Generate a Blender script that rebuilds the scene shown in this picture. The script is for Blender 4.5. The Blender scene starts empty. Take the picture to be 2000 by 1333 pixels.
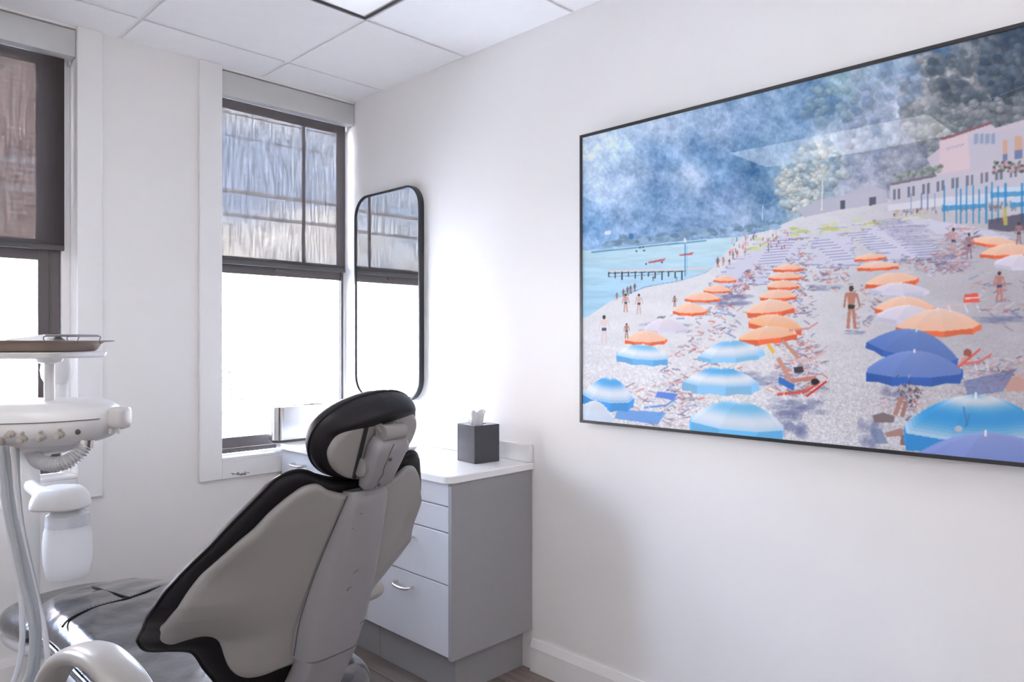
import bpy, bmesh, math, random
import numpy as np
from mathutils import Vector, Matrix, noise

# ------------------------------------------------------------------ camera, sky, sun, exposure
S = bpy.context.scene
COL = S.collection
EYE = Vector((-2.10, -3.22, 1.30))
AZ = math.radians(45.36)
cam = bpy.data.objects.new('camera', bpy.data.cameras.new('camera'))
cam.data.sensor_width = 36.0
cam.data.lens = 25.52
cam.data.clip_start = 0.02
cam.data.clip_end = 500
cam.location = EYE
cam.rotation_euler = (math.pi/2, 0, -AZ)
COL.objects.link(cam)
S.camera = cam
S.view_settings.view_transform = 'Standard'
S.view_settings.look = 'None'
S.view_settings.gamma = 1
S.view_settings.use_curve_mapping = False
S.view_settings.exposure = 2.62
S.cycles.max_bounces = 14
S.cycles.diffuse_bounces = 8
S.cycles.glossy_bounces = 6
S.cycles.transparent_max_bounces = 12

world = bpy.data.worlds.new('sky'); S.world = world; world.use_nodes = True
nt = world.node_tree; nt.nodes.clear()
N = nt.nodes.new; Lk = nt.links.new
tc = N('ShaderNodeTexCoord'); mp = N('ShaderNodeMapping'); mp.inputs['Scale'].default_value = (1.0, 1.0, 3.2)
mp.inputs['Location'].default_value = (0.35, 0.1, 0.25)
nz = N('ShaderNodeTexNoise'); nz.inputs['Scale'].default_value = 2.6; nz.inputs['Detail'].default_value = 7
cr = N('ShaderNodeValToRGB'); cr.color_ramp.elements[0].position = .49; cr.color_ramp.elements[0].color = (4.4, 5.3, 7.4, 1)
cr.color_ramp.elements[1].position = .66; cr.color_ramp.elements[1].color = (10.1, 9.2, 8.8, 1)
bg = N('ShaderNodeBackground'); bg.inputs['Strength'].default_value = 1.0
wo = N('ShaderNodeOutputWorld')
Lk(tc.outputs['Generated'], mp.inputs['Vector']); Lk(mp.outputs['Vector'], nz.inputs['Vector'])
sx = N('ShaderNodeSeparateXYZ'); ma = N('ShaderNodeMath'); ma.operation = 'MULTIPLY_ADD'; ma.inputs[1].default_value = -1.1; ma.inputs[2].default_value = .20
mb = N('ShaderNodeMath'); mb.operation = 'ADD'; mc = N('ShaderNodeMath'); mc.operation = 'MAXIMUM'; mc.inputs[1].default_value = -.06
Lk(tc.outputs['Generated'], sx.inputs[0]); Lk(sx.outputs['Z'], ma.inputs[0]); Lk(ma.outputs[0], mc.inputs[0]); Lk(mc.outputs[0], mb.inputs[0]); Lk(nz.outputs['Fac'], mb.inputs[1])
Lk(mb.outputs[0], cr.inputs['Fac']); Lk(cr.outputs['Color'], bg.inputs['Color']); Lk(bg.outputs['Background'], wo.inputs['Surface'])

sun = bpy.data.objects.new('sun', bpy.data.lights.new('sun', 'SUN'))
sun.data.energy = 5.0; sun.data.angle = math.radians(2); sun.data.color = (1, .96, .9)
sun.rotation_euler = (math.radians(42), 0, math.radians(28)); COL.objects.link(sun)

# daylight entering at the panes: sky portals in the two openings (guide sampling only)
def portal(x0, x1, z0, z1, y):
    L = bpy.data.lights.new('daylight_portal', 'AREA'); L.shape = 'RECTANGLE'; L.size = x1-x0; L.size_y = z1-z0
    L.cycles.is_portal = True
    o = bpy.data.objects.new('daylight_portal', L); o.location = ((x0+x1)/2, y, (z0+z1)/2)
    o.rotation_euler = (-math.pi/2, 0, 0); COL.objects.link(o)
portal(-.70, -.005, .77, 2.50, .30)
portal(-2.42, -1.30, .77, 2.50, .30)
FILL_TROFFER = .8      # lens radiance of the fill lights added out of view

# ------------------------------------------------------------------ helpers
CEIL = 2.535
def s2l(c):
    return tuple(((v/255)/12.92 if v/255 <= .04045 else (((v/255)+.055)/1.055)**2.4) for v in c)

def mat(name, col, rough=.5, metal=0, var=.04, scale=8, bump=0, bscale=60, coat=0, spec=.5, emit=None, estr=0, trans=0, coat_rough=.05, bdist=.002):
    m = bpy.data.materials.new(name); m.use_nodes = True
    t = m.node_tree; b = t.nodes['Principled BSDF']
    b.inputs['Roughness'].default_value = rough; b.inputs['Metallic'].default_value = metal
    b.inputs['Coat Weight'].default_value = coat; b.inputs['Coat Roughness'].default_value = coat_rough
    b.inputs['Specular IOR Level'].default_value = spec
    b.inputs['Transmission Weight'].default_value = trans
    tcn = t.nodes.new('ShaderNodeTexCoord')
    n = t.nodes.new('ShaderNodeTexNoise'); n.inputs['Scale'].default_value = scale; n.inputs['Detail'].default_value = 3
    t.links.new(tcn.outputs['Object'], n.inputs['Vector'])
    r = t.nodes.new('ShaderNodeValToRGB')
    r.color_ramp.elements[0].position = .3; r.color_ramp.elements[1].position = .7
    r.color_ramp.elements[0].color = (*[max(0, c*(1-var)) for c in col], 1)
    r.color_ramp.elements[1].color = (*[min(1, c*(1+var)) for c in col], 1)
    t.links.new(n.outputs['Fac'], r.inputs['Fac']); t.links.new(r.outputs['Color'], b.inputs['Base Color'])
    if bump:
        n2 = t.nodes.new('ShaderNodeTexNoise'); n2.inputs['Scale'].default_value = bscale; n2.inputs['Detail'].default_value = 4
        t.links.new(tcn.outputs['Object'], n2.inputs['Vector'])
        bp = t.nodes.new('ShaderNodeBump'); bp.inputs['Strength'].default_value = bump; bp.inputs['Distance'].default_value = bdist
        t.links.new(n2.outputs['Fac'], bp.inputs['Height']); t.links.new(bp.outputs['Normal'], b.inputs['Normal'])
    if emit:
        b.inputs['Emission Color'].default_value = (*emit, 1); b.inputs['Emission Strength'].default_value = estr
    return m

def finish(name, bm, m, parent=None, smooth=None, loc=None, rotz=0):
    me = bpy.data.meshes.new(name)
    bmesh.ops.recalc_face_normals(bm, faces=bm.faces)
    bm.to_mesh(me); bm.free()
    o = bpy.data.objects.new(name, me); COL.objects.link(o)
    if m is not None:
        for mm in (m if isinstance(m, (list, tuple)) else [m]): me.materials.append(mm)
    if smooth is not None:
        me.polygons.foreach_set('use_smooth', [True]*len(me.polygons))
        if smooth < 179: me.set_sharp_from_angle(angle=math.radians(smooth))
    if parent is not None: o.parent = parent
    if loc is not None: o.location = loc
    if rotz: o.rotation_euler.z = rotz
    return o

def tag(o, label=None, cat=None, group=None, kind=None):
    if label: o['label'] = label
    if cat: o['category'] = cat
    if group: o['group'] = group
    if kind: o['kind'] = kind
    return o

def empty(name, loc=(0, 0, 0), rz=0, label=None, cat=None, group=None, kind=None):
    o = bpy.data.objects.new(name, None); o.empty_display_size = .05; COL.objects.link(o)
    o.location = loc; o.rotation_euler.z = rz
    return tag(o, label, cat, group, kind)

def B(): return bmesh.new()

def bx(bm, x0, x1, y0, y1, z0, z1, bev=0, seg=2, mi=0):
    x0, x1 = sorted((x0, x1)); y0, y1 = sorted((y0, y1)); z0, z1 = sorted((z0, z1))
    r = bmesh.ops.create_cube(bm, size=1)
    vs = r['verts']
    for v in vs:
        v.co = Vector((x0+(v.co.x+.5)*(x1-x0), y0+(v.co.y+.5)*(y1-y0), z0+(v.co.z+.5)*(z1-z0)))
    fs = set(f for v in vs for f in v.link_faces)
    for f in fs: f.material_index = mi
    if bev:
        es = set(e for v in vs for e in v.link_edges)
        q = bmesh.ops.bevel(bm, geom=list(es), offset=bev, segments=seg, affect='EDGES', profile=.5)
        for f in q['faces']: f.material_index = mi
        vs = list(set(v for f in q['faces'] for v in f.verts) | set(v for v in vs if v.is_valid))
    return [v for v in vs if v.is_valid]

def xf(vs, M):
    for v in set(vs): v.co = M @ v.co

def tube(bm, pts, rad, n=10, cap=True, flat=None, closed=False, up=None):
    """sweep a circle (or an ellipse: flat=(a,b)) along the points"""
    P = [Vector(p) for p in pts]; rings = []
    R = rad if hasattr(rad, '__len__') else [rad]*len(P)
    prev = None
    for i, p in enumerate(P):
        if closed: t = (P[(i+1) % len(P)]-P[i-1])
        else: t = P[min(i+1, len(P)-1)]-P[max(i-1, 0)]
        t = t.normalized()
        if up is not None:
            a = Vector(up); a = (a-t*a.dot(t)).normalized()
        else:
            if prev is None:
                a = Vector((0, 0, 1)) if abs(t.z) < .9 else Vector((1, 0, 0))
            else: a = prev
            a = (a-t*a.dot(t)).normalized()
        prev = a; b = t.cross(a)
        ring = []
        for k in range(n):
            th = 2*math.pi*k/n
            if flat: c, s = math.cos(th), math.sin(th); e = flat[2] if len(flat) > 2 else 1; off = a*(math.copysign(abs(c)**e, c)*flat[0]*R[i])+b*(math.copysign(abs(s)**e, s)*flat[1]*R[i])
            else: off = (a*math.cos(th)+b*math.sin(th))*R[i]
            ring.append(bm.verts.new(p+off))
        rings.append(ring)
    m = len(rings)
    for i in range(m if closed else m-1):
        A, C = rings[i], rings[(i+1) % m]
        for k in range(n):
            bm.faces.new((A[k], A[(k+1) % n], C[(k+1) % n], C[k]))
    if cap and not closed:
        bm.faces.new(rings[0][::-1]); bm.faces.new(rings[-1])
    return [v for r in rings for v in r]

def lathe(bm, prof, n=32, M=None):
    rings = []; allv = []
    for r, z in prof:
        if r < 1e-5: rings.append([bm.verts.new((0, 0, z))])
        else: rings.append([bm.verts.new((r*math.cos(2*math.pi*k/n), r*math.sin(2*math.pi*k/n), z)) for k in range(n)])
    for A, C in zip(rings, rings[1:]):
        if len(A) == 1 and len(C) == 1: continue
        for k in range(n):
            k2 = (k+1) % n
            if len(A) == 1: bm.faces.new((A[0], C[k2], C[k]))
            elif len(C) == 1: bm.faces.new((A[k], A[k2], C[0]))
            else: bm.faces.new((A[k], A[k2], C[k2], C[k]))
    for r in (rings[0], rings[-1]):
        if len(r) > 2: bm.faces.new(r)
    allv = [v for r in rings for v in r]
    if M is not None: xf(allv, M)
    return allv

def spline(pts, n=8, closed=False):
    P = [Vector(p) for p in pts]; out = []; m = len(P)
    for i in range(m if closed else m-1):
        if closed: p0, p1, p2, p3 = P[i-1], P[i], P[(i+1) % m], P[(i+2) % m]
        else: p0, p1, p2, p3 = P[max(i-1, 0)], P[i], P[i+1], P[min(i+2, m-1)]
        for k in range(n):
            t = k/n
            out.append(.5*((2*p1)+(p2-p0)*t+(2*p0-5*p1+4*p2-p3)*t*t+(3*p1-p0-3*p2+p3)*t**3))
    if not closed: out.append(P[-1])
    return out

def smoothpoly(pts, n=6):
    return [(v.x, v.y) for v in spline([(a, b, 0) for a, b in pts], n)]

def loft(bm, rings, cap=True):
    R = [[bm.verts.new(p) for p in r] for r in rings]; n = len(R[0])
    for A, C in zip(R, R[1:]):
        for k in range(n): bm.faces.new((A[k], A[(k+1) % n], C[(k+1) % n], C[k]))
    if cap: bm.faces.new(R[0][::-1]); bm.faces.new(R[-1])

def pillow(bm, top, bot, mapfn, ob, of, rad, mid=None, ncol=60, nrow=34, dome=0, fdome=0):
    """closed padded solid: outline given as top(w) / bot(w) polylines (w rising from 0 to the same wmax),
       mirrored in w; mapfn(w, s, off) gives the point; ob/of = back and front offset, rad = edge rounding"""
    top = smoothpoly(top); bot = smoothpoly(bot)
    wm = max(top[-1][0], bot[-1][0])
    tw, tz = [p[0] for p in top], [p[1] for p in top]; bw, bz = [p[0] for p in bot], [p[1] for p in bot]
    tw = list(np.maximum.accumulate(tw)); bw = list(np.maximum.accumulate(bw))
    right = [(w, z) for w, z in zip(tw, tz)]+[(w, z) for w, z in zip(bw, bz)][::-1]
    poly = np.array(right+[(-w, z) for w, z in right[::-1]])
    A = poly; Bp = np.roll(poly, -1, 0); D = Bp-A; L2 = (D**2).sum(1)+1e-12
    def dist(w, s):
        q = np.clip(((w-A[:, 0])*D[:, 0]+(s-A[:, 1])*D[:, 1])/L2, 0, 1)
        return float(np.sqrt(((A[:, 0]+q*D[:, 0]-w)**2+(A[:, 1]+q*D[:, 1]-s)**2).min()))
    if mid is None: mid = (ob+of)/2
    back, front = [], []
    for i in range(-ncol, ncol+1):
        w = wm*math.sin(math.pi/2*i/ncol)
        zt = float(np.interp(abs(w), tw, tz)); zb = float(np.interp(abs(w), bw, bz))
        cb, cf = [], []
        for j in range(nrow+1):
            t = (1-math.cos(math.pi*j/nrow))/2; s = zb+(zt-zb)*t
            edge = j in (0, nrow) or abs(i) == ncol
            d = 0 if edge else dist(w, s)
            q = math.sqrt(max(0, 1-(1-min(d/rad, 1))**2))
            dm = min(d/.12, 1); dm = dm*(2-dm)
            if edge:
                v = bm.verts.new(mapfn(w, s, mid)); cb.append(v); cf.append(v)
            else:
                cb.append(bm.verts.new(mapfn(w, s, mid+(ob-mid)*q-dome*dm))); cf.append(bm.verts.new(mapfn(w, s, mid+(of-mid)*q+fdome*dm)))
        back.append(cb); front.append(cf)
    for G in (back, front):
        for a, b in zip(G, G[1:]):
            for j in range(nrow):
                vs = []
                for v in (a[j], b[j], b[j+1], a[j+1]):
                    if v not in vs: vs.append(v)
                if len(vs) > 2:
                    try: bm.faces.new(vs)
                    except ValueError: pass
    bmesh.ops.remove_doubles(bm, verts=bm.verts, dist=1e-5)

# ------------------------------------------------------------------ materials
M = {}
M['wall'] = mat('wall paint', (.885, .867, .850), .55, var=.006, scale=3, bump=.08, bscale=180, bdist=.0006)
M['trim'] = mat('trim paint', (.885, .87, .86), .35, var=.006, scale=3)
M['tile'] = mat('ceiling tile', (.92, .905, .895), .9, var=.008, scale=20, bump=.15, bscale=260, bdist=.0008)
M['grid'] = mat('ceiling grid metal', (.86, .86, .86), .4, var=.005)
M['valance'] = mat('valance metal', (.62, .62, .61), .4, var=.01)
M['frame'] = mat('window frame metal', (.13, .115, .115), .35, metal=.3, var=.05)
M['hem'] = mat('shade hem bar', (.10, .095, .095), .5, var=.03)
M['counter'] = mat('counter solid surface', (.88, .88, .88), .16, var=.01, scale=60)
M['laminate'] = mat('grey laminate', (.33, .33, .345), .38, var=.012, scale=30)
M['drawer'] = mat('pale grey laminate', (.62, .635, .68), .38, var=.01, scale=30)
M['dark'] = mat('dark gap', (.02, .02, .022), .7)
M['steel'] = mat('brushed steel', (.72, .71, .70), .18, metal=1, var=.04, scale=30)
M['handle'] = mat('satin nickel', (.75, .73, .70), .25, metal=1, var=.02)
M['black_leather'] = mat('black leather', (.016, .015, .020), .24, var=.15, scale=14, bump=.5, bscale=16, bdist=.010, coat=1.0, coat_rough=.14)
M['head_leather'] = mat('black leather headrest', (.009, .008, .011), .42, var=.15, scale=14, bump=.2, bscale=18, bdist=.006, spec=.3)
M['back_leather'] = mat('black leather back', (.007, .006, .008), .45, var=.15, scale=14, bump=.25, bscale=18, bdist=.006, spec=.22)
M['stitch'] = mat('stitching thread', (.10, .10, .11), .6)
M['shell'] = mat('chair plastic grey', (.29, .28, .272), .34, var=.015, scale=5)
M['spine'] = mat('chair plastic cool grey', (.275, .27, .283), .34, var=.015, scale=5)
M['arm'] = mat('armrest plastic', (.42, .40, .375), .3, var=.015, scale=5)
M['unit'] = mat('unit plastic white', (.76, .75, .74), .28, var=.012, scale=5)
M['unit_knob'] = mat('unit knob beige', (.50, .46, .42), .4)
M['hose'] = mat('grey hose', (.42, .44, .46), .35, var=.03)
M['corr'] = mat('corrugated hose', (.62, .62, .64), .4, var=.02)
M['tray'] = mat('tray taupe', (.36, .28, .235), .4, var=.03)
M['paper'] = mat('white paper', (.80, .82, .84), .7, var=.02, bump=.3, bscale=30)
M['tissue'] = mat('tissue paper', (.90, .90, .91), .9, var=.01, bump=.4, bscale=40)
M['boxdark'] = mat('dark matte lacquer', (.030, .032, .045), .22, var=.03, spec=.6, coat=.5, coat_rough=.15)
M['mframe'] = mat('black frame', (.03, .031, .035), .35, var=.05)
M['mirror'] = mat('mirror silver', (.93, .95, .95), .0, metal=1, var=0)

def glass_mat():
    m = bpy.data.materials.new('window glass'); m.use_nodes = True; t = m.node_tree; t.nodes.clear()
    o = t.nodes.new('ShaderNodeOutputMaterial'); mx = t.nodes.new('ShaderNodeMixShader'); tr = t.nodes.new('ShaderNodeBsdfTransparent')
    gl = t.nodes.new('ShaderNodeBsdfGlossy'); gl.inputs['Roughness'].default_value = .0
    fr = t.nodes.new('ShaderNodeFresnel'); fr.inputs['IOR'].default_value = 1.35
    tr.inputs['Color'].default_value = (.95, .97, .97, 1)
    t.links.new(fr.outputs[0], mx.inputs[0]); t.links.new(tr.outputs[0], mx.inputs[1]); t.links.new(gl.outputs[0], mx.inputs[2]); t.links.new(mx.outputs[0], o.inputs[0])
    return m
M['glass'] = glass_mat()

def shade_mat():
    """solar screen cloth: an open weave (mostly dark yarn, some see-through holes, streaky)"""
    m = bpy.data.materials.new('solar shade cloth'); m.use_nodes = True; t = m.node_tree; t.nodes.clear()
    o = t.nodes.new('ShaderNodeOutputMaterial'); mx = t.nodes.new('ShaderNodeMixShader'); tr = t.nodes.new('ShaderNodeBsdfTransparent')
    df = t.nodes.new('ShaderNodeBsdfDiffuse'); df.inputs['Color'].default_value = (.07, .062, .06, 1)
    tl = t.nodes.new('ShaderNodeBsdfTranslucent'); tl.inputs['Color'].default_value = (.035, .03, .03, 1)
    ad = t.nodes.new('ShaderNodeAddShader')
    tcn = t.nodes.new('ShaderNodeTexCoord'); mpn = t.nodes.new('ShaderNodeMapping'); mpn.inputs['Scale'].default_value = (110, 1, 9)
    n = t.nodes.new('ShaderNodeTexNoise'); n.inputs['Scale'].default_value = 1; n.inputs['Detail'].default_value = 3; n.inputs['Roughness'].default_value = .6
    mr = t.nodes.new('ShaderNodeMapRange'); mr.inputs['From Min'].default_value = .36; mr.inputs['From Max'].default_value = .66
    mr.inputs['To Min'].default_value = .080; mr.inputs['To Max'].default_value = .142
    t.links.new(tcn.outputs['Object'], mpn.inputs[0]); t.links.new(mpn.outputs[0], n.inputs['Vector']); t.links.new(n.outputs['Fac'], mr.inputs['Value'])
    t.links.new(mr.outputs[0], mx.inputs[0]); t.links.new(df.outputs[0], ad.inputs[0]); t.links.new(tl.outputs[0], ad.inputs[1])
    t.links.new(ad.outputs[0], mx.inputs[1]); t.links.new(tr.outputs[0], mx.inputs[2]); t.links.new(mx.outputs[0], o.inputs[0])
    return m
M['shade'] = shade_mat()

def floor_mat():
    m = bpy.data.materials.new('wood plank floor'); m.use_nodes = True; t = m.node_tree; b = t.nodes['Principled BSDF']
    b.inputs['Roughness'].default_value = .4
    tcn = t.nodes.new('ShaderNodeTexCoord'); mpn = t.nodes.new('ShaderNodeMapping')
    mpn.inputs['Rotation'].default_value = (0, 0, math.radians(90))
    br = t.nodes.new('ShaderNodeTexBrick'); br.inputs['Scale'].default_value = 1; br.inputs['Brick Width'].default_value = 1.2; br.inputs['Row Height'].default_value = .15
    br.inputs['Mortar Size'].default_value = .002; br.inputs['Color1'].default_value = (.25, .205, .19, 1); br.inputs['Color2'].default_value = (.17, .14, .13, 1); br.inputs['Mortar'].default_value = (.06, .05, .045, 1)
    mp2 = t.nodes.new('ShaderNodeMapping'); mp2.inputs['Scale'].default_value = (60, 3, 1)
    n = t.nodes.new('ShaderNodeTexNoise'); n.inputs['Scale'].default_value = 1; n.inputs['Detail'].default_value = 6
    mix = t.nodes.new('ShaderNodeMixRGB'); mix.blend_type = 'OVERLAY'; mix.inputs[0].default_value = .6
    t.links.new(tcn.outputs['Object'], mpn.inputs[0]); t.links.new(mpn.outputs[0], br.inputs['Vector'])
    t.links.new(tcn.outputs['Object'], mp2.inputs[0]); t.links.new(mp2.outputs[0], n.inputs['Vector'])
    t.links.new(br.outputs['Color'], mix.inputs[1]); t.links.new(n.outputs['Fac'], mix.inputs[2]); t.links.new(mix.outputs[0], b.inputs['Base Color'])
    return m
M['floor'] = floor_mat()

# ------------------------------------------------------------------ room shell
XL, YB = -3.5, -5.0
FY = .09
def struct(name, bm, m, parent=None, **k):
    o = finish(name, bm, m, parent, **k)
    if parent is None: o['kind'] = 'structure'
    return o
b = B(); bx(b, XL-.2, .3, YB-.2, .3, -.1, 0); struct('floor', b, M['floor'])
b = B(); bx(b, XL-.2, .3, YB-.2, .3, CEIL+.006, CEIL+.2); ceiling = struct('ceiling', b, M['grid'])
b = B(); bx(b, 0, .25, YB-.2, 0, 0, CEIL+.006); struct('wall_right', b, M['wall'])
b = B(); bx(b, XL-.2, XL, YB-.2, .25, 0, CEIL+.006); struct('wall_left', b, M['wall'])
b = B(); bx(b, XL, 0, YB-.2, YB, 0, CEIL+.006); struct('wall_back', b, M['wall'])
W1 = (-2.42, -1.275); W2 = (-.70, 0.0); SILL = .762; WD = .15; HEAD = 2.525
b = B()
for x0, x1, z0, z1 in ((XL, W1[0], 0, CEIL+.006), (W1[1], W2[0], 0, CEIL+.006), (W1[0], W1[1], 0, SILL), (W2[0], W2[1], 0, SILL), (W1[0], W1[1], HEAD, CEIL+.006), (W2[0], W2[1], HEAD, CEIL+.006), (W2[1], .25, 0, CEIL+.006)):
    bx(b, x0, x1, 0, WD, z0, z1)
struct('wall_front', b, M['wall'])

# suspended ceiling: tegular tiles between the tee bars
gx = [XL, -2.95, -2.34, -1.73, -1.12, -.51, 0.0]; gy = [0.0, -.25, -.86, -1.47, -2.08, -2.69, -3.30, -3.91, -4.52, YB]
light_cells = [(-1.12, -1.47), (-1.12, -2.08), (-2.95, -1.47), (-2.95, -2.08), (-1.12, -3.91), (-1.12, -4.52), (-2.95, -3.91), (-2.95, -4.52)]
b = B()
for i in range(len(gx)-1):
    for j in range(len(gy)-1):
        x0, x1 = gx[i], gx[i+1]; y1, y0 = gy[j], gy[j+1]
        if any(abs(x0-a) < .02 and abs(y0-c) < .02 for a, c in light_cells): continue
        g = .008
        bx(b, x0+g, x1-g if x1 < 0 else x1, y0+g, y1-g if y1 < 0 else y1, CEIL, CEIL+.0059, bev=.002, seg=1)
finish('ceiling_tiles', b, M['tile'], ceiling, smooth=None)

# ceiling lights (2x4 troffers with a curved lens); the out-of-view ones are added fill
M['lens'] = mat('light lens acrylic', (.8, .8, .8), .5, var=.005, emit=(1, .985, .97), estr=.04)
M['lens_fill'] = mat('fill lens acrylic', (.8, .8, .8), .5, var=.005, emit=(1, .985, .97), estr=FILL_TROFFER)
M['lightbody'] = mat('light body enamel', (.50, .50, .50), .35, var=.01)
def ceiling_light(x0, y0, lens, label):
    root = empty('ceiling_light', (x0+.305, y0+.61, CEIL+.0059), 0, label, 'ceiling light', 'recessed ceiling lights')
    hx, hy = .297, .602
    b = B()
    for a in ((-hx, -hx+.005, -hy, hy), (hx-.005, hx, -hy, hy), (-hx+.005, hx-.005, -hy, -hy+.005), (-hx+.005, hx-.005, hy-.005, hy)):
        bx(b, a[0], a[1], a[2], a[3], -.012, 0)
    finish('light_frame', b, M['frame'], root)
    b = B(); bx(b, -hx+.005, hx-.005, -hy+.005, hy-.005, -.004, -.001); finish('light_housing', b, M['lightbody'], root)
    b = B()   # convex basket lens, mitred towards its ends
    rings = []; nn = 12
    for ky in range(0, 25):
        v = -1+2*ky/24; e = min(1, (1-abs(v))*hy/.19); e = math.sin(e*math.pi/2)
        row = []
        for kx in range(nn+1):
            u = -1+2*kx/nn
            row.append(b.verts.new((u*(hx-.016), v*(hy-.016), -.006-.045*e*math.cos(u*math.pi/2)**.8)))
        rings.append(row)
    for A, C in zip(rings, rings[1:]):
        for k in range(nn): b.faces.new((A[k], A[k+1], C[k+1], C[k]))
    finish('light_lens', b, lens, root, smooth=60)
    return root
ceiling_light(-1.12, -2.08, M['lens'], 'white recessed ceiling light with pale curved lens at the top of the photo')
ceiling_light(-2.95, -2.08, M['lens_fill'], 'added fill light out of view, shaped as a ceiling light further left over the chair foot')  # this and the next two are unseen lamps added to fill the room
ceiling_light(-1.12, -4.52, M['lens_fill'], 'added fill light shaped as a ceiling light, unseen behind the viewer on the right')
ceiling_light(-2.95, -4.52, M['lens_fill'], 'added fill light shaped as a ceiling light, unseen behind the viewer on the left')

# window casings, sills
def casing(name, x0, x1, left=True, right=True):
    b = B(); w = .09; p = .018
    if left: bx(b, x0-w-.01, x0, -p, -.0005, .68, CEIL, bev=.003)
    if right: bx(b, x1, x1+w, -p, -.0005, .68, CEIL, bev=.003)
    bx(b, x0-.0005, x1 if right else -.005, -p, -.0005, .68, SILL-.0, bev=.002)
    return struct(name, b, M['trim'])
casing('trim_1', *W1); casing('trim_2', *W2, right=False)
b = B(); bx(b, W1[0], W1[1], -.017, FY-.001, SILL+.0005, SILL+.014, bev=.003); struct('trim_3', b, M['trim'])
b = B(); bx(b, W2[0], -.445, -.017, FY-.001, SILL+.0005, SILL+.014, bev=.003); bx(b, -.445, W2[1]-.001, .001, FY-.001, SILL+.0005, SILL+.014, bev=.003); struct('trim_4', b, M['trim'])
# chipped paint on the apron of the right window
M['chip'] = mat('chipped paint', (.28, .27, .27), .8)
b = B(); rnd = random.Random(4)
for k in range(16):
    x = -.76+rnd.choice([0, .10, .115, .13, .145, .16, .17, .18, .19])+rnd.uniform(-.006, .006); z = .692+rnd.uniform(-.004, .010)
    pts = [b.verts.new((x+rnd.uniform(.002, .007)*math.cos(a)*1.6, -.0185, z+rnd.uniform(.001, .0035)*math.sin(a))) for a in [q*math.pi/4 for q in range(8)]]
    b.faces.new(pts)
o = finish('paint_chips', b, M['chip'], bpy.data.objects['trim_2'])

def baseboard(name, x0, x1, y0, y1, axis):
    b = B(); h = .125
    prof = [(0, 0), (.016, 0), (.016, h-.03), (.010, h-.012), (.006, h), (0, h)]
    if axis == 'y':
        r = [[(x0-p[0]-.0005, yy, p[1]+.0005) for p in prof] for yy in (y0, y1)]
    else:
        r = [[(xx, y0-p[0]-.0005, p[1]+.0005) for p in prof] for xx in (x0, x1)]
    loft(b, r); struct(name, b, M['trim'])
baseboard('baseboard_right', 0, 0, YB, -1.262, 'y')
baseboard('baseboard_front', XL, -.44, 0, 0, 'x')

# windows: double hung metal sashes

def window(name, x0, x1, mull=None):
    root = empty(name, ((x0+x1)/2, FY, SILL+.015)); root['kind'] = 'structure'
    cx, cz = (x0+x1)/2, SILL+.015
    X0, X1 = x0-cx+.001, x1-cx-.001; H = HEAD-cz-.001
    b = B(); f = FW[name]
    bx(b, X0, X0+f, 0, .055, 0, H, bev=.002); bx(b, X1-f, X1, 0, .055, 0, H, bev=.002); bx(b, X0+f, X1-f, 0, .10, 0, .022, bev=.002); bx(b, X0+f, X1-f, 0, .10, H-.085, H, bev=.002)
    bx(b, X0+f, X0+f+.006, -.004, .012, .02, H, bev=.001); bx(b, X1-f-.006, X1-f, -.004, .012, .02, H, bev=.001)
    finish('window_frame', b, M['frame'], root)
    mz = 1.697-cz
    def sash(y, z0, z1, sw, nm, rail, mull=None, tr=.045, th=.024):
        b = B()
        bx(b, X0+f, X0+f+sw, y, y+th, z0, z1, bev=.002); bx(b, X1-f-sw, X1-f, y, y+th, z0, z1, bev=.002)
        bx(b, X0+f+sw, X1-f-sw, y, y+th, z0, z0+rail, bev=.002); bx(b, X0+f+sw, X1-f-sw, y, y+th, z1-tr, z1, bev=.002)
        if mull is not None: bx(b, mull-cx-.0075, mull-cx+.0075, y+.002, y+th-.002, z0+rail, z1-tr)
        s = finish(nm, b, M['frame'], root)
        b = B(); bx(b, X0+f+sw, X1-f-sw, y+.004, y+.007, z0+rail, z1-tr); finish('pane', b, M['glass'], s)
    if name == 'window_1':
        b = B(); bx(b, -1.86-cx-.03, -1.86-cx+.03, -.002, .004, .022, H-.085, bev=.002); finish('window_post', b, M['frame'], root)
    sash(.002, .023, mz+.0, SW[name], 'lower_sash', .05, tr=.080)
    sash(.029, mz-.06, H-.086, SW[name], 'upper_sash', .045, mull, th=.012)
    b = B(); bx(b, -.04, .04, -.006, .004, mz-.058, mz-.044, bev=.003); finish('sash_lock', b, M['frame'], root)
    return root
SW = {'window_1': .045, 'window_2': .006}; FW = {'window_1': .03, 'window_2': .007}
window('window_1', W1[0]+.02, W1[1]-.032, mull=-1.86)
window('window_2', W2[0], -.011, mull=-.220)
b = B(); bx(b, -.0105, -.0005, FY-.004, WD, SILL+.0145, HEAD-.001, bev=.001); struct('trim_7', b, M['trim'])
b = B(); bx(b, W1[1]-.0315, W1[1]-.0005, FY-.012, WD, SILL+.0145, HEAD-.001, bev=.002); struct('trim_5', b, M['trim'])
b = B(); bx(b, W1[0]+.0005, W1[0]+.0195, FY-.012, WD, SILL+.0145, HEAD-.001, bev=.002); struct('trim_6', b, M['trim'])

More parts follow.
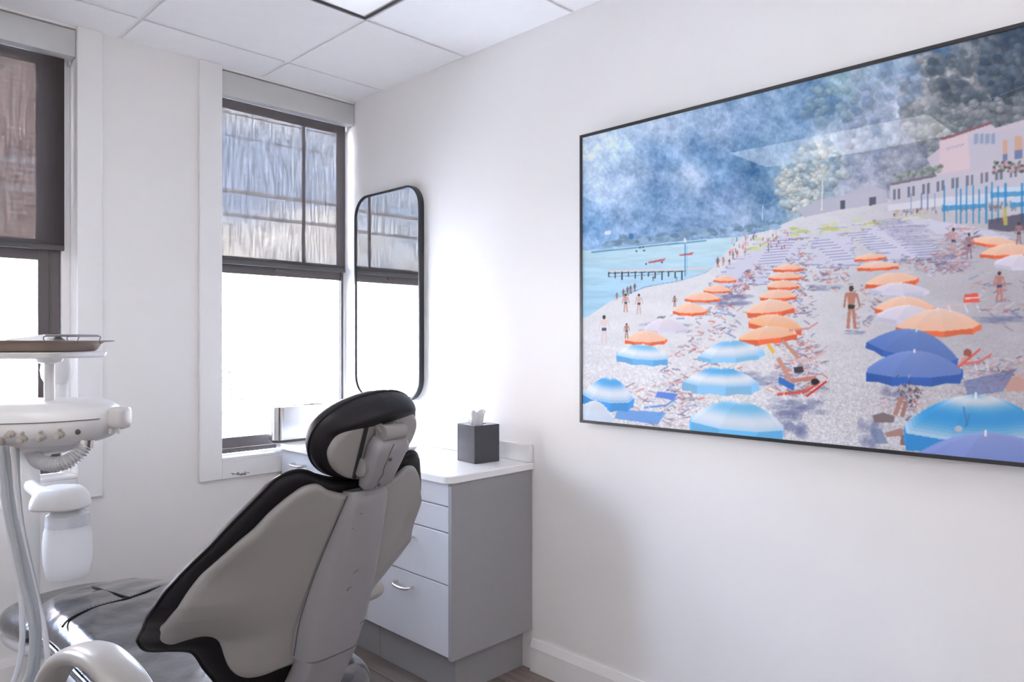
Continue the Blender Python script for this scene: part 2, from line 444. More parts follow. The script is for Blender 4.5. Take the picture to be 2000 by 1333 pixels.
# roller shades with valances
def shade(x0, x1, label, sx1):
    root = empty('roller_shade', ((x0+x1)/2, .05, 2.414), 0, label, 'roller shade', 'roller shades')
    c = (x0+x1)/2
    b = B(); bx(b, x0-c+.002, x1-c-.002, -.053, .045, 0, .104, bev=.002); finish('valance', b, M['valance'], root, smooth=30)
    b = B(); bx(b, x0-c+.012, sx1-c, .0, .0008, 1.672-2.414, -.0005); finish('shade_cloth', b, M['shade'], root)
    b = B()
    bx(b, x0-c+.012, sx1-c, -.004, .006, 1.655-2.414, 1.676-2.414, bev=.003); finish('hem_bar', b, M['hem'], root, smooth=30)
    b = B(); bx(b, x0-c+.004, x0-c+.010, .0, .03, -.02, -.0005); finish('bracket', b, M['valance'], root)
    b = B(); bx(b, x1-c-.012, x1-c-.006, .0, .03, -.02, -.0005); finish('bracket', b, M['valance'], root)
    return root
shade(W1[0], W1[1], 'dark solar roller shade half lowered in the left window behind the tray', -1.303)
shade(W2[0], -.003, 'dark solar roller shade half lowered in the right window beside the mirror', -.024)

# ------------------------------------------------------------------ mirror
def rrect(hw, hh, r, n=10):
    pts = []
    for cx, cy, a0 in ((hw-r, hh-r, 0), (-hw+r, hh-r, 90), (-hw+r, -hh+r, 180), (hw-r, -hh+r, 270)):
        for k in range(n+1):
            a = math.radians(a0+90*k/n); pts.append((cx+r*math.cos(a), cy+r*math.sin(a)))
    return pts
root = empty('wall_mirror', (-.0005, -.308, 1.525), 0, 'tall rounded black framed mirror on the wall beside the window', 'mirror')
hw, hh, mr_ = .268, .505, .105
b = B()
o1 = rrect(hw, hh, mr_); i1 = rrect(hw-.009, hh-.009, mr_-.009)
rings = [[(0, p[0], p[1]) for p in o1], [(-.025, p[0], p[1]) for p in o1], [(-.027, p[0]*.997, p[1]*.998) for p in o1], [(-.027, p[0], p[1]) for p in i1], [(-.020, p[0], p[1]) for p in i1], [(0, p[0], p[1]) for p in i1]]
R = [[b.verts.new(p) for p in r] for r in rings]
for A, C in zip(R, R[1:]+[R[0]]):
    for k in range(len(A)): b.faces.new((A[k], A[(k+1) % len(A)], C[(k+1) % len(A)], C[k]))
finish('mirror_frame', b, M['mframe'], root, smooth=40)
b = B(); vs = [b.verts.new((-.021, p[0], p[1])) for p in i1]; vb = [b.verts.new((-.017, p[0], p[1])) for p in i1]
b.faces.new(vs); b.faces.new(vb[::-1])
for k in range(len(vs)): b.faces.new((vs[k], vs[(k+1) % len(vs)], vb[(k+1) % len(vs)], vb[k]))
finish('mirror_glass', b, M['mirror'], root)

# ------------------------------------------------------------------ cabinets and counter
CF = -.418      # front plane of the drawer fronts
def cabinet(name, y0, y1, fronts, label, endpanel=False):
    root = empty(name, (-.21, (y0+y1)/2, 0), 0, label, 'cabinet', 'counter cabinets')
    cy = (y0+y1)/2; cx = -.21
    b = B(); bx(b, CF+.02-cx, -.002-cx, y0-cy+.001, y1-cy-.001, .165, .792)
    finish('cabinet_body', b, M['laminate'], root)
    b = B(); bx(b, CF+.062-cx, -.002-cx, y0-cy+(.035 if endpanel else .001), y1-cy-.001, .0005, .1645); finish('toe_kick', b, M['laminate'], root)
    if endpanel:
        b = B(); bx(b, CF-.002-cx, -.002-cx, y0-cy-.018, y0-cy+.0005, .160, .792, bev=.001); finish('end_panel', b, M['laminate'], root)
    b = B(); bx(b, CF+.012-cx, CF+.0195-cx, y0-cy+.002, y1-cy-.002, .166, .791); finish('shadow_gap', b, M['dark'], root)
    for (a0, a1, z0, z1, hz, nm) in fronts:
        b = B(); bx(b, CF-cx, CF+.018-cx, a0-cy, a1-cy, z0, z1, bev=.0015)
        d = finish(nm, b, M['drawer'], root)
        if hz is None: continue
        hy = (a0+a1)/2-cy; L = .048
        pts = [(CF-cx+.0005, hy-L, hz), (CF-cx-.018, hy-L, hz), (CF-cx-.030, hy-L*.75, hz-.003), (CF-cx-.034, hy, hz-.004), (CF-cx-.030, hy+L*.75, hz-.003), (CF-cx-.018, hy+L, hz), (CF-cx+.0005, hy+L, hz)]
        b = B(); tube(b, spline(pts, 6), .0055, 10); finish('handle', b, M['handle'], d, smooth=60)
    return root
Ya, Yb, Yc = -1.242, -.735, -.022
g = .002
cabinet('drawer_cabinet', Ya, Yb, [(Ya+g, Yb-g, .709, .790, None, 'drawer'), (Ya+g, Yb-g, .615, .705, None, 'drawer'), (Ya+g, Yb-g, .427, .611, .565, 'drawer'), (Ya+g, Yb-g, .168, .423, .374, 'drawer')],
        'grey laminate drawer cabinet with bow handles at the near end of the counter', True)
ym = (Yb+Yc)/2
cabinet('base_cabinet', Yb, Yc, [(Yb+g, Yc-g, .655, .790, None, 'drawer'), (Yb+g, ym-g/2, .168, .651, None, 'door'), (ym+g/2, Yc-g, .168, .651, None, 'door')],
        'grey laminate cabinet under the far end of the counter by the window')
# the long top drawer's handle sits near its window end
bc = bpy.data.objects['base_cabinet']; dr = [c for c in bc.children if c.name.startswith('drawer')][0]
hy = -.20-ym; hz = .735; L = .05; cx = -.21
b = B(); tube(b, spline([(CF-cx+.0005, hy-L, hz), (CF-cx-.018, hy-L, hz), (CF-cx-.032, hy-L*.7, hz-.003), (CF-cx-.034, hy, hz-.004), (CF-cx-.032, hy+L*.7, hz-.003), (CF-cx-.018, hy+L, hz), (CF-cx+.0005, hy+L, hz)], 6), .0055, 10); finish('handle', b, M['handle'], dr, smooth=60)
# countertop with backsplash
root = empty('countertop', (-.22, -.64, .793), 0, 'white countertop with low backsplash over the grey cabinets', 'countertop')
b = B(); r = .035; x0, x1, y0, y1 = -.443, -.0015, -1.268, -.0195
out = [(x1, y0), (x1, y1), (x0, y1)]+[(x0+r-r*math.cos(a), y0+r-r*math.sin(a)) for a in [math.radians(q*9) for q in range(11)]]
zz = [(.0, .002), (.002, 0), (.024, 0), (.027, .002), (.0275, .006)]
rings = []
for z, ins in zz:
    cxm, cym = (x0+x1)/2, (y0+y1)/2
    rings.append([((px-cxm)*(1-ins/.22)+cxm+.22, (py-cym)*(1-ins/.62)+cym+.64, z) for px, py in out])
loft(b, rings); finish('counter_slab', b, M['counter'], root, smooth=30)
b = B(); bx(b, -.0195+.22, -.0015+.22, -1.266+.64, -.0195+.64, .028, .098, bev=.004); finish('backsplash', b, M['counter'], root, smooth=30)
CT = .8212

# tissue box with tissue
pA = Vector((-.186, -1.130)); ang = math.radians(-9)
root = empty('tissue_box', (-.128, -1.083, CT), math.radians(-7), 'dark square tissue box with a white tissue standing on the counter', 'tissue box')
s = .060; h = .148
b = B()
bx(b, -s, s, -s, -s+.004, 0, h, bev=.0006); bx(b, -s, s, s-.004, s, 0, h, bev=.0006); bx(b, -s, -s+.004, -s+.004, s-.004, 0, h, bev=.0006); bx(b, s-.004, s, -s+.004, s-.004, 0, h, bev=.0006)
for a in ((-s+.004, s-.004, -s+.004, -.018), (-s+.004, s-.004, .018, s-.004), (-s+.004, -.035, -.018, .018), (.035, s-.004, -.018, .018)):
    bx(b, *a, h-.006, h-.001)
finish('box_cover', b, M['boxdark'], root)
b = B(); n1, n2 = 22, 14; G = []
for j in range(n2+1):
    v = j/n2; row = []
    for i in range(n1+1):
        u = i/n1; a = u*2*math.pi
        fold = .35*math.sin(3*a+1.2*v)+.2*math.sin(5*a-2*v)
        rr = (.010+.012*v)*(1+fold)
        z = h-.012+.058*v+.010*v*math.sin(2*a+.6)
        row.append(b.verts.new((rr*math.cos(a)*1.5-.004*v, rr*math.sin(a)*.8, z)))
    G.append(row)
for A, C in zip(G, G[1:]):
    for k in range(n1): b.faces.new((A[k], A[k+1], C[k+1], C[k]))
# a side flap lying over
F = []
for j in range(7):
    v = j/6; row = []
    for i in range(7):
        u = i/6-.5; row.append(b.verts.new((-.010-.030*v+.004*math.sin(6*u), .012+.030*u*(1-.3*v)+.004*v, h+.002+.016*math.sin(v*2.6)+.003*math.cos(7*u))))
    F.append(row)
for A, C in zip(F, F[1:]):
    for k in range(6): b.faces.new((A[k], A[k+1], C[k+1], C[k]))
o = finish('tissue', b, M['tissue'], root, smooth=179)
md = o.modifiers.new('thickness', 'SOLIDIFY'); md.thickness = .0006

# steel dispenser
root = empty('steel_box', (-.327, -.012, CT), 0, 'curved stainless steel box on the counter in front of the window', 'metal box')
def rr2(hx, hy, r, n=8):
    return rrect(hx, hy, r, n)
b = B(); o1 = rr2(.143, .048, .044, 8); i1 = rr2(.140, .045, .041, 8); H = .168
R = [[b.verts.new((p[0], p[1], z)) for p in q] for q, z in ((o1, .0), (o1, H), (i1, H), (i1, .01))]
for A, C in zip(R, R[1:]):
    for k in range(len(A)): b.faces.new((A[k], A[(k+1) % len(A)], C[(k+1) % len(A)], C[k]))
b.faces.new(R[0][::-1]); b.faces.new(R[-1])
finish('box_body', b, M['steel'], root, smooth=40)
b = B(); o2 = rr2(.1445, .0495, .0455, 8); R = [[b.verts.new((p[0], p[1], z)) for p in o2] for z in (.001, .012)]
for k in range(len(o2)): b.faces.new((R[0][k], R[0][(k+1) % len(o2)], R[1][(k+1) % len(o2)], R[1][k]))
finish('base_band', b, M['hem'], root, smooth=40)
# dish
b = B(); lathe(b, [(0, .002), (.05, .001), (.078, .006), (.088, .016), (.092, .017), (.090, .013), (.080, .002), (.06, 0), (0, 0)], 40)
o = finish('steel_dish', b, M['steel'], None, smooth=50, loc=(-.158, -.59, CT)); tag(o, 'shallow round steel dish on the counter behind the headrest', 'dish')
# ------------------------------------------------------------------ dental chair
# local frame: x = chair's right (away from the viewer), y = towards the feet, z = up; Y0 = distance of the root
Y0 = 1.90
RV = Vector((.9911, .1332, 0)); FV = Vector((-.1332, .9911, 0))
croot = EYE.xy.to_3d()+RV*1.06+FV*Y0
chair = empty('dental_chair', (croot.x, croot.y, 0), math.radians(7.65), 'reclining dental chair with black leather cushions and beige plastic shell', 'dental chair')
def ch(w, fw, z): return Vector((-w, fw-Y0, z))
KZ = [(.50, 2.0), (.67, 2.0), (.708, 1.46), (.74, 1.15), (.775, .97), (.81, 1.0), (.84, .97), (.87, .85), (.9, .72), (.93, .68), (1.05, .6)]
def shellF(w, z): return 1.18+.40*(.975-z)+float(np.interp(z, [q[0] for q in KZ], [q[1] for q in KZ]))*w*w
bmap = lambda w, z, off: ch(w, shellF(w, z)+off, z)
# back shell (its rear face shows)
top = [(0, .978), (.052, .980), (.081, .989), (.097, .995), (.112, 1.005), (.123, 1.011), (.139, 1.012), (.159, 1.006), (.185, .986), (.209, .961), (.228, .933), (.253, .906), (.272, .876), (.290, .844), (.304, .808), (.316, .774), (.321, .745), (.3215, .730)]
bot = [(0, .576), (.05, .577), (.086, .574), (.115, .567), (.14, .566), (.16, .574), (.178, .594), (.191, .621), (.202, .652), (.211, .669), (.228, .681), (.247, .684), (.261, .676), (.273, .666), (.284, .667), (.297, .681), (.309, .703), (.318, .718), (.3215, .728)]
b = B(); pillow(b, top, bot, bmap, .010, .036, .016, mid=.026, ncol=70, nrow=44)
finish('backrest_shell', b, M['shell'], chair, smooth=179)
# back cushion
top = [(0, 1.000), (.04, 1.004), (.084, 1.014), (.116, 1.026), (.135, 1.035), (.156, 1.039), (.177, 1.036), (.199, 1.023), (.215, 1.002), (.237, .972), (.262, .937), (.283, .900), (.299, .867), (.316, .827), (.330, .799), (.339, .772), (.341, .750)]
bot = [(0, .50), (.10, .503), (.14, .512), (.170, .535), (.193, .569), (.211, .597), (.225, .624), (.238, .640), (.266, .645), (.290, .645), (.304, .651), (.316, .676), (.330, .712), (.338, .735), (.341, .748)]
b = B(); pillow(b, top, bot, bmap, .029, .085, .024, mid=.050, ncol=76, nrow=48, fdome=.02)
cush = finish('backrest_cushion', b, M['back_leather'], chair, smooth=179)
# welt seam following the cushion edge
def outline(top, bot, inset, off, mapfn):
    t = smoothpoly(top); bo = smoothpoly(bot)
    pts = [(w, z) for w, z in t]+[(w, z) for w, z in bo][::-1]
    full = [(-w, z) for w, z in pts[::-1]]+pts
    res = []; m = len(full)
    for i, (w, z) in enumerate(full):
        a = full[i-1]; c = full[(i+1) % m]; tx, tz = c[0]-a[0], c[1]-a[1]; L = math.hypot(tx, tz)+1e-9
        res.append(mapfn(w-inset*(-tz/L)*-1, z-inset*(tx/L)*-1, off))
    clean = [res[0]]
    for p in res[1:]:
        if (p-clean[-1]).length > .006: clean.append(p)
    return clean
wl = outline(top, bot, 0.001, .050, bmap)
b = B(); tube(b, wl, .0035, 6, closed=True); finish('welt', b, M['back_leather'], cush, smooth=179)

# spine cover: a raised spar that widens to the waist, loft of rounded trapezoids
def spar_ring(z, hw_in, hw_out, rise, base=.030):
    """outer face half width hw_out raised by rise, root half width hw_in on the shell"""
    fw0 = 1.18+.40*(.975-z)
    pts = []
    prof = [(-hw_in, base), (-hw_in, .012), (-(hw_in*.85+hw_out*.15), .006-rise*.30), (-(hw_in*.3+hw_out*.7), .010-rise*.82), (-hw_out*.93, .012-rise*.975), (-hw_out*.7, .012-rise*1.03), (-hw_out*.35, .012-rise*1.05), (0, .012-rise*1.055)]
    prof = prof+[(-a, c) for a, c in prof[::-1][1:]]
    return [ch(w, fw0+o+1.3*w*w*.6, z) for w, o in prof]
sec = [(.983, .050, .036, .014), (.972, .053, .040, .026), (.955, .056, .042, .030), (.93, .061, .046, .032), (.88, .070, .053, .036), (.82, .079, .060, .040), (.76, .085, .066, .044), (.71, .087, .068, .048), (.67, .085, .068, .052), (.63, .080, .066, .054), (.602, .076, .064, .054)]
sec = [tuple(v) for v in [list(map(float, s)) for s in sec]]
zs = [s_[0] for s_ in sec][::-1]
b = B(); rings = []
for k in range(31):
    z = .602+(.983-.602)*k/30
    rings.append(spar_ring(z, *[float(np.interp(z, zs, [s_[q] for s_ in sec][::-1])) for q in (1, 2, 3)]))
loft(b, rings); finish('spine_cover', b, M['spine'], chair, smooth=42)
for sg in (1, -1):
    b = B(); P = []
    for k in range(40):
        z = .61+(.975-.61)*k/39; hw = float(np.interp(z, zs, [s_[1] for s_ in sec][::-1])); P.append(ch(sg*(hw+.0005), 1.18+.40*(.975-z)+.0075+1.3*hw*hw*.6, z))
    tube(b, P, .0012, 6); finish('edge_groove', b, M['hem'], [c for c in chair.children if c.name.startswith('spine_cover')][0])
# back support bracket going down under the seat
b = B(); rings = []
for k in range(25):
    t = k/24; z = .600-.34*t
    fw = 1.18+.40*(.975-z)-.046+.05*t+.55*max(0, t-.35)**2
    hw = .068-.006*math.sin(t*3)+.012*t
    th = .075+.03*t
    prof = []
    for q in range(20):
        a = 2*math.pi*q/20; c, s_ = math.cos(a), math.sin(a)
        prof.append(ch(hw*math.copysign(abs(c)**.45, c), fw+th/2+th/2*math.copysign(abs(s_)**.45, s_), z))
    rings.append(prof)
loft(b, rings); finish('back_bracket', b, M['spine'], chair, smooth=50)

# headrest: glide bar, articulating block, cushion with plastic shell
U = Vector((0, -.392, .92)).normalized()      # up along the headrest
Fn = Vector((0, .92, .392)).normalized()      # towards the face
CR_, SR_ = math.cos(math.radians(8)), math.sin(math.radians(8))
def hp(w, s, off): # origin on the rear face of the headrest shell, at mid height
    w, s = w*CR_+s*SR_, s*CR_-w*SR_
    return ch(0, 1.178, 1.096)+Vector((-w, 0, 0))+U*s+Fn*(off+1.05*w*w)
b = B()
for sgn in (-1, 1):
    pass
M['zinc'] = mat('zinc casting', (.30, .31, .35), .35, metal=.5)
vs = bx(b, -.017, .017, -.004, .010, -.075, .05, bev=.002)
Mx = Matrix.Translation(ch(0, 1.180, .988)) @ Matrix(((1, 0, 0), (0, Fn.y, U.y), (0, Fn.z, U.z))).to_4x4()
xf(b.verts, Mx); finish('glide_bar', b, M['zinc'], chair, smooth=30)
b = B(); vs = bx(b, -.026, .026, -.012, .014, -.018, .012, bev=.003); xf(b.verts, Mx @ Matrix.Translation((0, -.006, -.020))); finish('glide_bracket', b, M['zinc'], chair, smooth=30)
def ellp(a_, b_, sg): return [(a_*math.sin(math.radians(q)), sg*b_*abs(math.cos(math.radians(q)))**.93) for q in (0, 15, 30, 45, 58, 69, 78, 85, 90)]
htop = ellp(.136, .100, 1); hbot = ellp(.136, .098, -1)
def hpc(w, s, off): # the rear of the pad swells towards its upper rim
    if off < 0:
        q = max(0, min(1, (s-.030)/.04)); off = off-.020*q*q*(3-2*q)*min(1, max(0, (.102*math.sqrt(max(0, 1-(w/.136)**2))-s)/.025+.15))
    return hp(w, s, off)
b = B(); pillow(b, htop, hbot, hpc, -.026, .048, .034, mid=.004, ncol=50, nrow=40, fdome=.012)
hc = finish('headrest_cushion', b, M['head_leather'], chair, smooth=179)
wl = outline(htop, hbot, 0, .010, hp)
b = B(); tube(b, wl, .0028, 6, closed=True); finish('welt', b, M['head_leather'], hc, smooth=179)
stop = [(w, .072*abs(1-(w/.118)**2.4)**.55) for w in (0, .03, .055, .075, .09, .103, .112, .117, .118)]
sbot = [(w, -.085*abs(1-(w/.118)**2.2)**.55) for w in (0, .03, .055, .075, .09, .103, .112, .117, .118)]
def hq(w, s_, off): return ch(0, 1.172, 1.088)+Vector((-w, 0, 0))+U*s_+Fn*off
b = B(); pillow(b, stop, sbot, hp, -.036, -.016, .010, mid=-.024, ncol=40, nrow=26); hs = finish('headrest_shell', b, M['shell'], chair, smooth=179)
b = B(); vs = tube(b, [hq(-.030, .044, -.046), hq(.030, .044, -.046)], .017, 20); hinge = finish('hinge_barrel', b, M['shell'], chair, smooth=50)
for w in (-.024, .024):
    b = B(); tube(b, [hq(w, .044, -.046), hq(w, .052, -.022)], .009, 10); finish('hinge_arm', b, M['shell'], hinge, smooth=50)
# block: loft of rounded rectangles along U
b = B(); rings = []
for k, (s_, hw, o0, o1) in enumerate([(-.092, .026, -.040, -.026), (-.088, .033, -.052, -.026), (-.075, .038, -.060, -.026), (-.03, .042, -.066, -.026), (.0, .044, -.070, -.026), (.014, .044, -.070, -.026), (.028, .040, -.064, -.028), (.034, .030, -.054, -.030)]):
    prof = []
    for q in range(24):
        a = 2*math.pi*q/24; c, sn = math.cos(a), math.sin(a)
        e = .4
        p = ch(0, 1.172, 1.088)+U*s_+Fn*((o0+o1)/2+(o1-o0)/2*math.copysign(abs(sn)**e, sn))+Vector((-hw*math.copysign(abs(c)**e, c), 0, 0))
        prof.append(p)
    rings.append(prof)
loft(b, rings); blk = finish('headrest_block', b, M['spine'], chair, smooth=50)
b = B(); tube(b, [hq(-.040, -.004, -.030), hq(-.058, -.004, -.030)], .008, 12); tube(b, [hq(-.056, -.004, -.030), hq(-.059, -.004, -.030), hq(-.066, -.004, -.030), hq(-.069, -.004, -.030)], [.015, .018, .018, .014], 20); finish('lock_knob', b, M['unit_knob'], blk, smooth=50)
b = B(); tube(b, [hq(.036, -.042, -.030), hq(.046, -.042, -.030), hq(.048, -.042, -.030)], [.020, .020, .016], 24); finish('pivot_cap', b, M['shell'], blk, smooth=50)
for sgn, s_ in ((0, -.074), (0, -.008)):
    b = B(); vs = tube(b, [hq(.006, s_, -.055), hq(.006, s_, -.0712 if s_ > -.05 else -.0612)], .0042, 12); finish('screw_cap', b, M['hem'], blk, smooth=50)
b = B(); tube(b, [hq(.010, -.084, -.0560), hq(.012, -.06, -.0630), hq(.007, -.045, -.0645), (hq(.013, -.03, -.0665)), hq(.013, .012, -.0708), hq(.004, .026, -.0660)], .0009, 6); finish('part_line', b, M['hem'], blk)
# dark slot along the left of the block on the shell
b = B(); tube(b, [hp(.057, -.070, -.0365), hp(.052, -.01, -.0365), hp(.047, .050, -.0365)], 1, 8, flat=(.006, .0015), up=(1, 0, 0)); finish('slot', b, M['dark'], hs)
# scuffs on the spine cover
rnd = random.Random(8)
for (w, z, L, a) in [(.012, .795, .016, .5), (.020, .760, .014, .3), (.018, .757, .006, .1), (.03, .935, .003, 0), (.045, .905, .003, 0), (-.045, .66, .018, .3)]:
    fw0 = 1.18+.40*(.975-z)
    rise = float(np.interp(z, zs, [s_[3] for s_ in sec][::-1]))
    p0 = ch(w, fw0+.012-rise*1.052, z); p1 = ch(w-L*math.cos(a), fw0+.012-rise*1.052-.4*L*math.sin(a), z+L*math.sin(a))
    b = B(); tube(b, [p0, (p0+p1)/2+Vector((0, -.0005, .0015)), p1], [.0005, .0009, .0004], 6)
    finish('scuff', b, M['hem'], [c for c in chair.children if c.name.startswith('spine_cover')][0])

# seat cushion
def sz(w, fw): # upper surface
    return .500+.022*math.exp(-((fw-2.25)/.22)**2)-.25*w*w
smap = lambda w, fw, off: ch(w, fw, sz(w, fw)+off)
stp = [(0, 2.57), (.06, 2.565), (.12, 2.545), (.165, 2.50), (.195, 2.42), (.213, 2.32), (.224, 2.20), (.234, 2.05), (.246, 1.90), (.258, 1.78), (.264, 1.68)]
sbt = [(0, 1.36), (.08, 1.36), (.15, 1.37), (.21, 1.41), (.242, 1.49), (.258, 1.58), (.264, 1.66)]
b = B(); pillow(b, stp, sbt, smap, -.115, .0, .055, mid=-.060, ncol=70, nrow=90)
# wrinkles in the leather
for v in b.verts:
    if v.co.z > .44:
        p = v.co; q = noise.noise(Vector((p.x*7, p.y*13, 1.3)))*.0055+noise.noise(Vector((p.x*26+p.y*8, p.y*30, 4.1)))*.0012
        v.co.z += q
seat = finish('seat_cushion', b, M['black_leather'], chair, smooth=179)
def seam(name, pts, r, par, m='stitch', dz=.0):
    b = B(); tube(b, spline([ch(w, f_, sz(w, f_)+dz) for w, f_ in pts], 8), r, 6); finish(name, b, M[m], par, smooth=179)
seam('seam', [(-.215, 2.27), (-.15, 2.285), (-.08, 2.275), (0, 2.25), (.10, 2.255), (.17, 2.235), (.205, 2.20)], .0030, seat, 'back_leather', -.0008)
seam('seam', [(0.0, 2.255), (.004, 2.33), (.004, 2.42), (0, 2.50)], .0030, seat, 'back_leather', -.0008)
# stitch dots beside the cross seam
def stitches(name, pts, par, side=.008, step=.009, dz=.0015, L=.0045):
    P = spline([Vector((w, f_, 0)) for w, f_ in pts], 30); b = B(); acc = 0
    for a, c in zip(P, P[1:]):
        acc += (c-a).length
        if acc > step:
            acc = 0; t = (c-a).normalized(); nn_ = Vector((-t.y, t.x, 0)); m0 = a+nn_*side
            q0 = m0-t*L/2; q1 = m0+t*L/2
            tube(b, [ch(q0.x, q0.y, sz(q0.x, q0.y)+dz), ch(q1.x, q1.y, sz(q1.x, q1.y)+dz)], .0009, 5)
    return finish(name, b, M['stitch'], par)
st = [(-.215, 2.27), (-.15, 2.285), (-.08, 2.275), (0, 2.25), (.10, 2.255), (.17, 2.235), (.205, 2.20)]
stitches('stitching', st, seat, .008)
# double welt with zip stitching along the near side and front corner
side = [(.150, 2.545), (.180, 2.49), (.200, 2.42), (.217, 2.32), (.228, 2.20), (.238, 2.05), (.250, 1.90), (.262, 1.78), (.265, 1.68), (.257, 1.58), (.242, 1.50)]
for sg in (1, -1):
    for k, (dz, rr, mm) in enumerate(((-.052, .0042, 'black_leather'), (-.066, .0042, 'black_leather'))):
        b = B(); tube(b, spline([ch(sg*(w+.001), f_, sz(w, f_)+dz) for w, f_ in side], 8), rr, 8); finish('welt', b, M[mm], seat, smooth=179)
    P = spline([ch(sg*(w+.0045), f_, sz(w, f_)-.059) for w, f_ in side], 40); b = B(); acc = 0
    for a, c in zip(P, P[1:]):
        acc += (c-a).length
        if acc > .0075:
            acc = 0; tube(b, [a+Vector((0, 0, .005)), a-Vector((0, 0, .005))], .0011, 5)
    finish('stitching', b, M['handle'], seat)
# leg rest
def lz(w, fw): return .452-.06*(fw-2.55)-.3*w*w
lmap = lambda w, fw, off: ch(w, fw, lz(w, fw)+off)
b = B(); pillow(b, [(0, 2.80), (.08, 2.795), (.14, 2.775), (.18, 2.74), (.205, 2.68), (.212, 2.62)], [(0, 2.40), (.08, 2.40), (.14, 2.40), (.19, 2.42), (.208, 2.48), (.212, 2.60)], lmap, -.062, 0, .030, mid=-.03, ncol=50, nrow=40)
leg = finish('leg_rest', b, M['black_leather'], chair, smooth=179)
b = B(); pillow(b, [(0, 2.785), (.08, 2.78), (.14, 2.76), (.18, 2.72), (.20, 2.66), (.205, 2.62)], [(0, 2.40), (.08, 2.40), (.14, 2.40), (.185, 2.42), (.202, 2.48), (.205, 2.60)], lmap, -.098, -.058, .018, mid=-.075, ncol=40, nrow=30); finish('leg_rest_cover', b, M['corr'], leg, smooth=179)
# under-shell of the seat and leg rest
umap = lambda w, fw, off: ch(w, fw, .37+.0*w+off)
b = B(); pillow(b, [(0, 2.62), (.08, 2.60), (.14, 2.54), (.18, 2.42), (.20, 2.25), (.215, 2.0), (.215, 1.75)], [(0, 1.38), (.08, 1.38), (.14, 1.41), (.19, 1.48), (.21, 1.58), (.215, 1.72)], umap, -.12, .012, .05, mid=-.03, ncol=40, nrow=40)
finish('seat_housing', b, M['arm'], chair, smooth=179)
b = B(); pillow(b, [(0, 2.52), (.06, 2.515), (.11, 2.48), (.14, 2.42), (.145, 2.36)], [(0, 1.50), (.06, 1.505), (.11, 1.54), (.14, 1.60), (.145, 1.70)], lambda w, fw, off: ch(w, fw, off), .0, .055, .03, mid=.0, ncol=30, nrow=40)
finish('base_plate', b, M['arm'], chair, smooth=179)
b = B(); rings = []
for k in range(13):
    t = k/12; z = .05+.22*t; cy = 1.95-.10*t
    rings.append([ch(.095*math.copysign(abs(math.cos(a))**.6, math.cos(a)), cy+.19*(1-.25*t)*math.copysign(abs(math.sin(a))**.6, math.sin(a)), z) for a in [2*math.pi*q/24 for q in range(24)]])
loft(b, rings); finish('lift_column', b, M['arm'], chair, smooth=60)
# armrests: closed loops of flat band
def armrest(sg):
    if sg > 0: pts = [(1.99, .345), (1.985, .42), (1.93, .505), (1.83, .570), (1.72, .598), (1.62, .590), (1.53, .553), (1.485, .495), (1.49, .435), (1.54, .385), (1.63, .350), (1.75, .330), (1.88, .318)]
    else: pts = [(1.99, .345), (1.985, .42), (1.93, .505), (1.83, .575), (1.72, .605), (1.62, .612), (1.535, .608), (1.545, .590), (1.63, .570), (1.72, .555), (1.80, .510), (1.86, .430), (1.90, .330)]
    P = spline([ch(sg*.325, f_, z) for f_, z in pts], 8, closed=True)
    b = B(); n = len(P)
    if sg > 0: rr = [1.0+.22*math.cos(2*math.pi*(i/n-.36)) for i in range(n)]
    else: rr = [1.0]*n
    tube(b, P, rr, 20, closed=True, flat=(.036, .0185, .75), up=(1, 0, 0))
    a = finish('armrest', b, M['arm'], chair, smooth=179)
    b = B(); tube(b, [ch(sg*.18, 1.86, .33), ch(sg*.32, 1.90, .33)], [.035, .026], 16); finish('arm_bracket', b, M['arm'], a, smooth=60)
armrest(1); armrest(-1)
#PART3
# ------------------------------------------------------------------ delivery unit, built in a frame facing the viewer's chair side
dl = AZ     # the unit's control head is turned square to the room's diagonal
ul = Vector((math.cos(dl), -math.sin(dl), 0)); ud = Vector((math.sin(dl), math.cos(dl), 0))
unit = empty('delivery_unit', tuple(Vector((EYE.x, EYE.y, 0))+ul*(-1.73)+ud*2.60), -dl, 'white dental delivery unit with control head, hoses and water bottle by the left window', 'dental unit')
def du(l, d, z): return Vector((l+1.73, d-2.60, z))
# post
b = B(); tube(b, [du(-1.73, 2.60, .0005), du(-1.73, 2.60, .02), du(-1.73, 2.60, .022)], [.11, .11, .04], 28); tube(b, [du(-1.73, 2.60, .02), du(-1.73, 2.60, .885)], .034, 24); finish('post', b, M['unit'], unit, smooth=50)
# knuckle and arm from post to control head
b = B(); lathe(b, [(0, 0), (.055, .002), (.075, .016), (.082, .04), (.06, .055), (0, .056)], 28, Matrix.Translation(du(-1.73, 2.60, .885))); finish('post_knuckle', b, M['unit'], unit, smooth=60)
b = B(); P = spline([du(-1.73, 2.60, .925), du(-1.62, 2.48, .95), du(-1.45, 2.25, .975), du(-1.32, 2.02, .995), du(-1.29, 1.95, 1.02), du(-1.29, 1.95, 1.06)], 8); tube(b, P, [.030]*len(P), 16, flat=(1.0, 1.1)); finish('arm', b, M['unit'], unit, smooth=60)
b = B(); lathe(b, [(0, 0), (.04, .0), (.075, .012), (.095, .034), (.09, .05), (0, .05)], 28, Matrix.Translation(du(-1.225, 1.95, 1.0)-Vector((.02, 0, 0)))); finish('head_pivot', b, M['unit'], unit, smooth=60)
